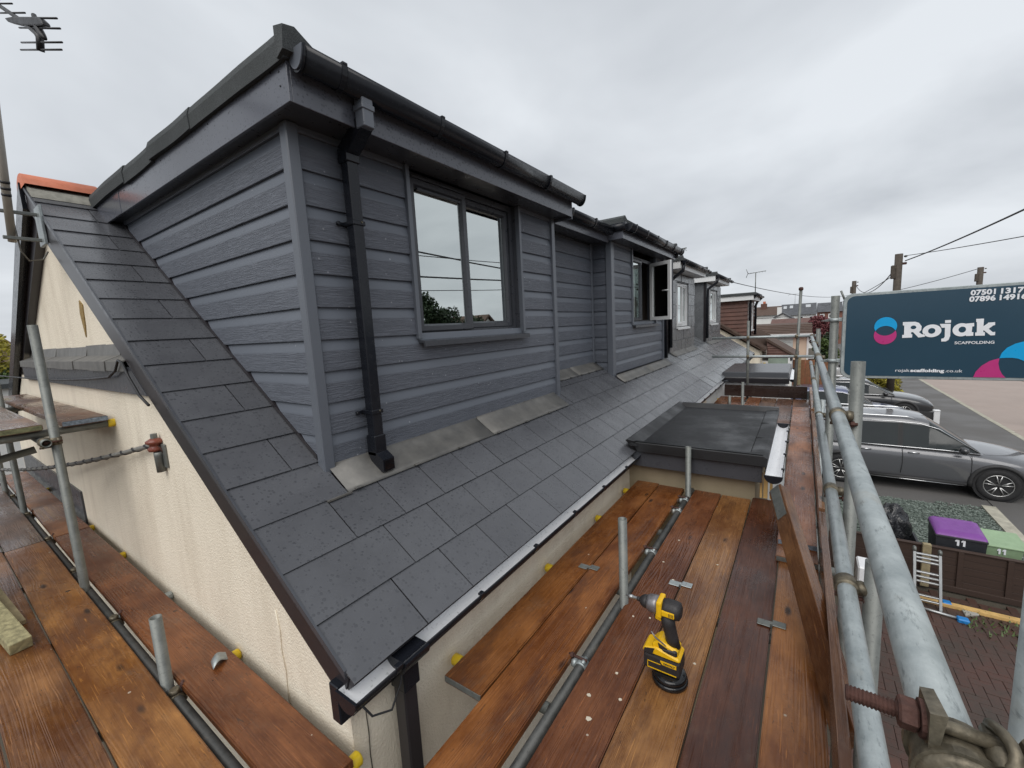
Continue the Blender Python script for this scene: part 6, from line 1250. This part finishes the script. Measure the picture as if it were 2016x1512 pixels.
for i, (x, y, s) in enumerate(((2.62, 0.70, 0.010), (2.05, 0.62, 0.010), (2.45, 0.60, 0.012), (2.95, 0.68, 0.012), (1.62, 0.64, 0.012), (1.45, 0.70, 0.014), (1.85, 0.36, 0.010), (2.75, 0.40, 0.010), (7.3, 0.50, 0.04), (2.02, 0.70, 0.009), (1.50, 0.58, 0.011), (1.35, 0.655, 0.017))):
    z = 2.7415; s *= 0.62; pts = [(x + s * (0.7 + 0.6 * fl.random()) * math.cos(a), y + s * (0.7 + 0.6 * fl.random()) * math.sin(a)) for a in [k * 1.05 for k in range(6)]]
    tag(prism('plaster_crumb', pts, 2, z, z + 0.0025, flat('plaster', (0.62, 0.55, 0.44), 0.9) if i == 0 else 'plaster', None), 'small cream plaster crumb lying on the front deck boards', 'crumb', 'plaster crumbs on the boards')
    MT.setdefault('plaster', bpy.data.materials['plaster'])
# mossy timber lying at the picture edge
ml = thing('mossy_timber', 'lichen covered rough timber lying on the gable deck', 'timber', (0.13, 3.45, 2.74))
def obar(name, p0, p1, w_, h_, mat, par):
    p0, p1 = Vector(p0), Vector(p1); d = p1 - p0; me = boxmesh(name, (0, -w_ / 2, -h_ / 2), (d.length, w_ / 2, h_ / 2), 0.006, 2); x = d.normalized(); y = Vector((0, 0, 1)).cross(x).normalized(); z = x.cross(y)
    o = link(name, me, mat); o.matrix_basis = Matrix(((x.x, y.x, z.x, p0.x), (x.y, y.y, z.y, p0.y), (x.z, y.z, z.z, p0.z), (0, 0, 0, 1))); setp(o, par); return o
obar('beam', (0.150, 3.36, 2.772), (-0.02, 4.6, 3.02), 0.085, 0.062, 'lichen', ml); obar('batten', (0.185, 3.68, 2.758), (0.10, 4.5, 2.90), 0.035, 0.03, 'post_wood', ml)
# ================================================================== aerials
ae = thing('tv_aerial', 'large black television aerial with mast bracketed to the gable verge', 'aerial', (0.60, 4.9, 5.1))
tube('mast', (0.600, 4.95, 5.15), (0.600, 4.35, 6.5), 0.024, flat('beige_mast', (0.52, 0.49, 0.43), 0.5), ae, 14)
for z in (5.36, 5.17):
    box('bracket_arm', (0.55, 4.88, z - 0.012), (0.80, 4.905, z + 0.012), 'galv_old', ae, 0.003)
box('bracket_plate', (0.745, 4.80, 5.13), (0.765, 4.98, 5.42), 'galv', ae, 0.003)
for z in (5.46, 5.50, 5.54): v, f = tubegeo([(0.60, 4.95 - (z - 5.158) * 0.4444, z - 0.008), (0.60, 4.95 - (z - 5.142) * 0.4444, z + 0.008)], 0.026, 12); mesh('tape', v, f, 'cable', ae, True)
sweep('coax', [(0.575, 4.82, 5.75), (0.60, 4.86, 5.5), (0.62, 4.90, 5.25), (0.63, 4.92, 5.08), (0.67, 4.97, 5.02), (0.76, 5.05, 5.05), (0.80, 5.1, 5.12)], 0.006, 'cable_grey', ae, 6)
# antenna head: boom towards the street with cross elements
sweep('boom', [(0.60, 4.5, 6.65), (0.60, 3.845, 6.283), (0.60, 3.362, 5.998), (0.60, 3.163, 5.868), (0.60, 3.112, 5.825), (0.60, 3.142, 5.779)], [0.011, 0.011, 0.011, 0.012, 0.015, 0.015], 'cable', ae, 8)
prism('dipole_box', [(3.713, 6.160), (3.65, 6.115), (3.48, 6.035), (3.343, 5.973), (3.05, 5.850), (2.955, 5.815), (2.965, 5.835), (3.03, 5.880), (3.355, 6.015), (3.55, 6.098)], 0, 0.585, 0.615, 'cable', ae, 0.004)
sweep('reflector_arm', [(0.60, 3.146, 5.942), (0.60, 3.108, 5.869), (0.60, 3.066, 5.821), (0.60, 3.021, 5.787)], [0.010, 0.016, 0.016, 0.008], 'cable', ae, 8)
for (p, q) in (((3.547, 5.940), (2.781, 5.647)), ((3.503, 5.959), (2.755, 5.667)), ((3.486, 6.024), (2.748, 5.720)), ((3.454, 6.059), (2.770, 5.770)), ((4.337, 6.456), (3.309, 6.021)), ((4.673, 6.657), (3.545, 6.166))): tube('element', (0.60, *p), (0.60, *q), 0.0042, 'cable', ae, 6)
def far_aerial(label, x, y, z0, z1, w_):
    t = thing('tv_aerial', label, 'aerial', (x, y, z0)); tube('mast', (x, y, z0), (x, y, z1), 0.018, 'galv_old', t, 6); tube('boom', (x, y + w_ * 0.45, z1 - 0.02), (x, y - w_ * 0.55, z1 + 0.03), 0.012, 'galv_old', t, 6)
    for k in range(7): yy = y + w_ * (0.4 - k * 0.15); tube('element', (x - 0.12, yy, z1), (x + 0.12, yy, z1), 0.006, 'galv_old', t, 5)
    for s in (-1, 1): tube('reflector', (x, y + w_ * 0.42, z1), (x, y + w_ * 0.52, z1 + s * 0.16), 0.01, 'galv_old', t, 5)
far_aerial('slim aerial above the brown clad dormer', 19.0, 1.56, 5.1, 5.92, 0.62); far_aerial('small aerial behind the second dormer gutter', 9.2, 2.3, 5.3, 5.68, 0.6)
far_aerial('tiny aerial over the distant terraced roofs', 62.5, 0.9, 5.2, 6.6, 1.4)
# ================================================================== service cable and insulator on the gable
sv = thing('service_cable', 'twisted overhead service cable anchored to the gable by insulator', 'cable', (0.79, 3.1, 3.72))
pts = catenary((0.775, 3.12, 3.735), (-0.6, 24.0, 3.9), 1.15, 40)
sweep('cable', pts, 0.015, 'cable_grey', sv, 10)
v = []; f = []
tw = [pts[0].lerp(pts[1], 0)]
fine = []
for i in range(26):
    for j in range(6): fine.append(pts[i].lerp(pts[i + 1], j / 6))
hel = []
acc = 0
for i, p in enumerate(fine):
    if i: acc += (p - fine[i - 1]).length
    hel.append(p)
sub = []
acc = 0.0
for i in range(len(hel) - 1):
    seg = hel[i + 1] - hel[i]; n = max(1, int(seg.length / 0.03))
    for j in range(n):
        q = hel[i] + seg * (j / n); s = acc + seg.length * j / n; u, w = frame_of(seg); sub.append(q + u * 0.011 * math.cos(s * 30) + w * 0.011 * math.sin(s * 30))
    acc += seg.length
    if acc > 9: break
sweep('lashing', sub, 0.0095, 'cable', sv, 6)
lathe('insulator', [(0.012, -0.05), (0.034, -0.045), (0.040, -0.03), (0.028, -0.018), (0.028, -0.006), (0.044, 0.004), (0.044, 0.016), (0.02, 0.03)], (0.772, 3.105, 3.745), (0, 0, 1), 'brown_ceramic', sv, 18)
lathe('cap_nut', [(0.017, 0), (0.017, 0.03)], (0.772, 3.105, 3.772), (0, 0, 1), 'galv_old', sv, 6, False)
lathe('bracket_tube', [(0.022, 0), (0.024, 0.1), (0.024, 0.12)], (0.776, 3.085, 3.575), (0, 0, 1), 'galv_old', sv, 12); tube('bracket_pin', (0.772, 3.10, 3.75), (0.80, 3.05, 3.68), 0.009, 'rust', sv, 8); box('wall_plate', (0.788, 3.02, 3.60), (0.80, 3.10, 3.74), 'galv_old', sv, 0.003)
c2_ = thing('phone_cable', 'thin black cable clipped along the dark gable band', 'cable', (0.757, 3.1, 4.1))
sweep('cable', [(0.752, 3.02, 3.98), (0.750, 3.15, 4.03), (0.748, 3.28, 4.13), (0.746, 3.36, 4.22), (0.745, 3.43, 4.235), (0.744, 3.52, 4.17), (0.745, 3.7, 4.125), (0.744, 4.2, 4.10), (0.74, 5.0, 4.075), (0.735, 6.0, 4.055), (0.70, 7.5, 4.05), (0.4, 12.0, 4.1), (-0.4, 22.0, 4.3)], 0.0075, 'cable', c2_, 7)
# ================================================================== poles and street wires
def pole(label, x, y, z, r_=0.13):
    t = thing('utility_pole', label, 'utility pole', (x, y, 0), 'wooden poles along the street'); tube('pole_shaft', (x, y, 0), (x, y, z), r_, 'pole_wood', t, 12)
    box('fuse_box', (x - r_ - 0.02, y + r_ * 0.6, z - 1.0), (x + 0.05, y + r_ + 0.10, z - 0.45), 'pole_wood', t, 0.02); box('bracket', (x - 0.06, y - r_ - 0.12, z - 0.45), (x + 0.06, y - r_ + 0.02, z - 0.36), 'rust', t, 0.01)
    for dz_ in (0.12, 0.40): lathe('insulator', [(0.03, -0.05), (0.05, 0), (0.03, 0.05)], (x, y - r_ - 0.08, z - dz_), (0, 1, 0), 'galv_old', t, 10)
    return t
pole('tall wooden pole rising directly above the blue signboard', 24.0, -3.19, 6.50); pole('shorter wooden pole beside the sign clamp edge', 46.0, -3.42, 6.70, 0.15); pole('distant wooden pole with crossed bracket above the phone numbers', 45.0, -10.45, 6.87, 0.17)
def wire(label, p0, p1, sag, r_): return tag(sweep('overhead_wire', catenary(p0, p1, sag, 18), r_, 'cable'), label, 'wire', 'overhead street wires')
wire('thick overhead wire sweeping up from the tall pole', (24.0, -3.40, 6.20), (6.0, -4.2, 6.55), 0.15, 0.022)
wire('thin overhead wire level with the tall pole top', (24.0, -3.35, 6.40), (8.0, -6.0, 5.6), 0.1, 0.012)
wire('wire from fuse box to the shorter pole', (24.0, -3.0, 5.75), (46.0, -3.5, 6.4), 0.75, 0.02)
wire('slack wire dropping behind the sign frame', (24.0, -3.0, 5.6), (40.0, -1.0, 4.8), 0.35, 0.014)
wire('long wire crossing the sky above the far terrace', (15.3, 2.0, 5.42), (46.0, -3.3, 5.6), 0.35, 0.012)
wire('wire between the far poles behind the sign top', (45.0, -10.4, 6.8), (46.0, -3.5, 5.2), 0.15, 0.02)
wire('thin low wire past the white gabled annexe', (20.4, 1.6, 4.15), (40.0, -1.2, 4.45), 0.12, 0.011)
wire('thin street wire mirrored in the window glass', (-20.0, -7.0, 6.9), (21.4, -7.0, 7.6), 0.5, 0.016)
wire('thick street wire mirrored in the window glass', (-20.0, -7.0, 6.2), (21.4, -7.0, 6.75), 0.4, 0.03)
pole('wooden pole at the kerb just outside the picture', 21.5, -7.0, 7.9)
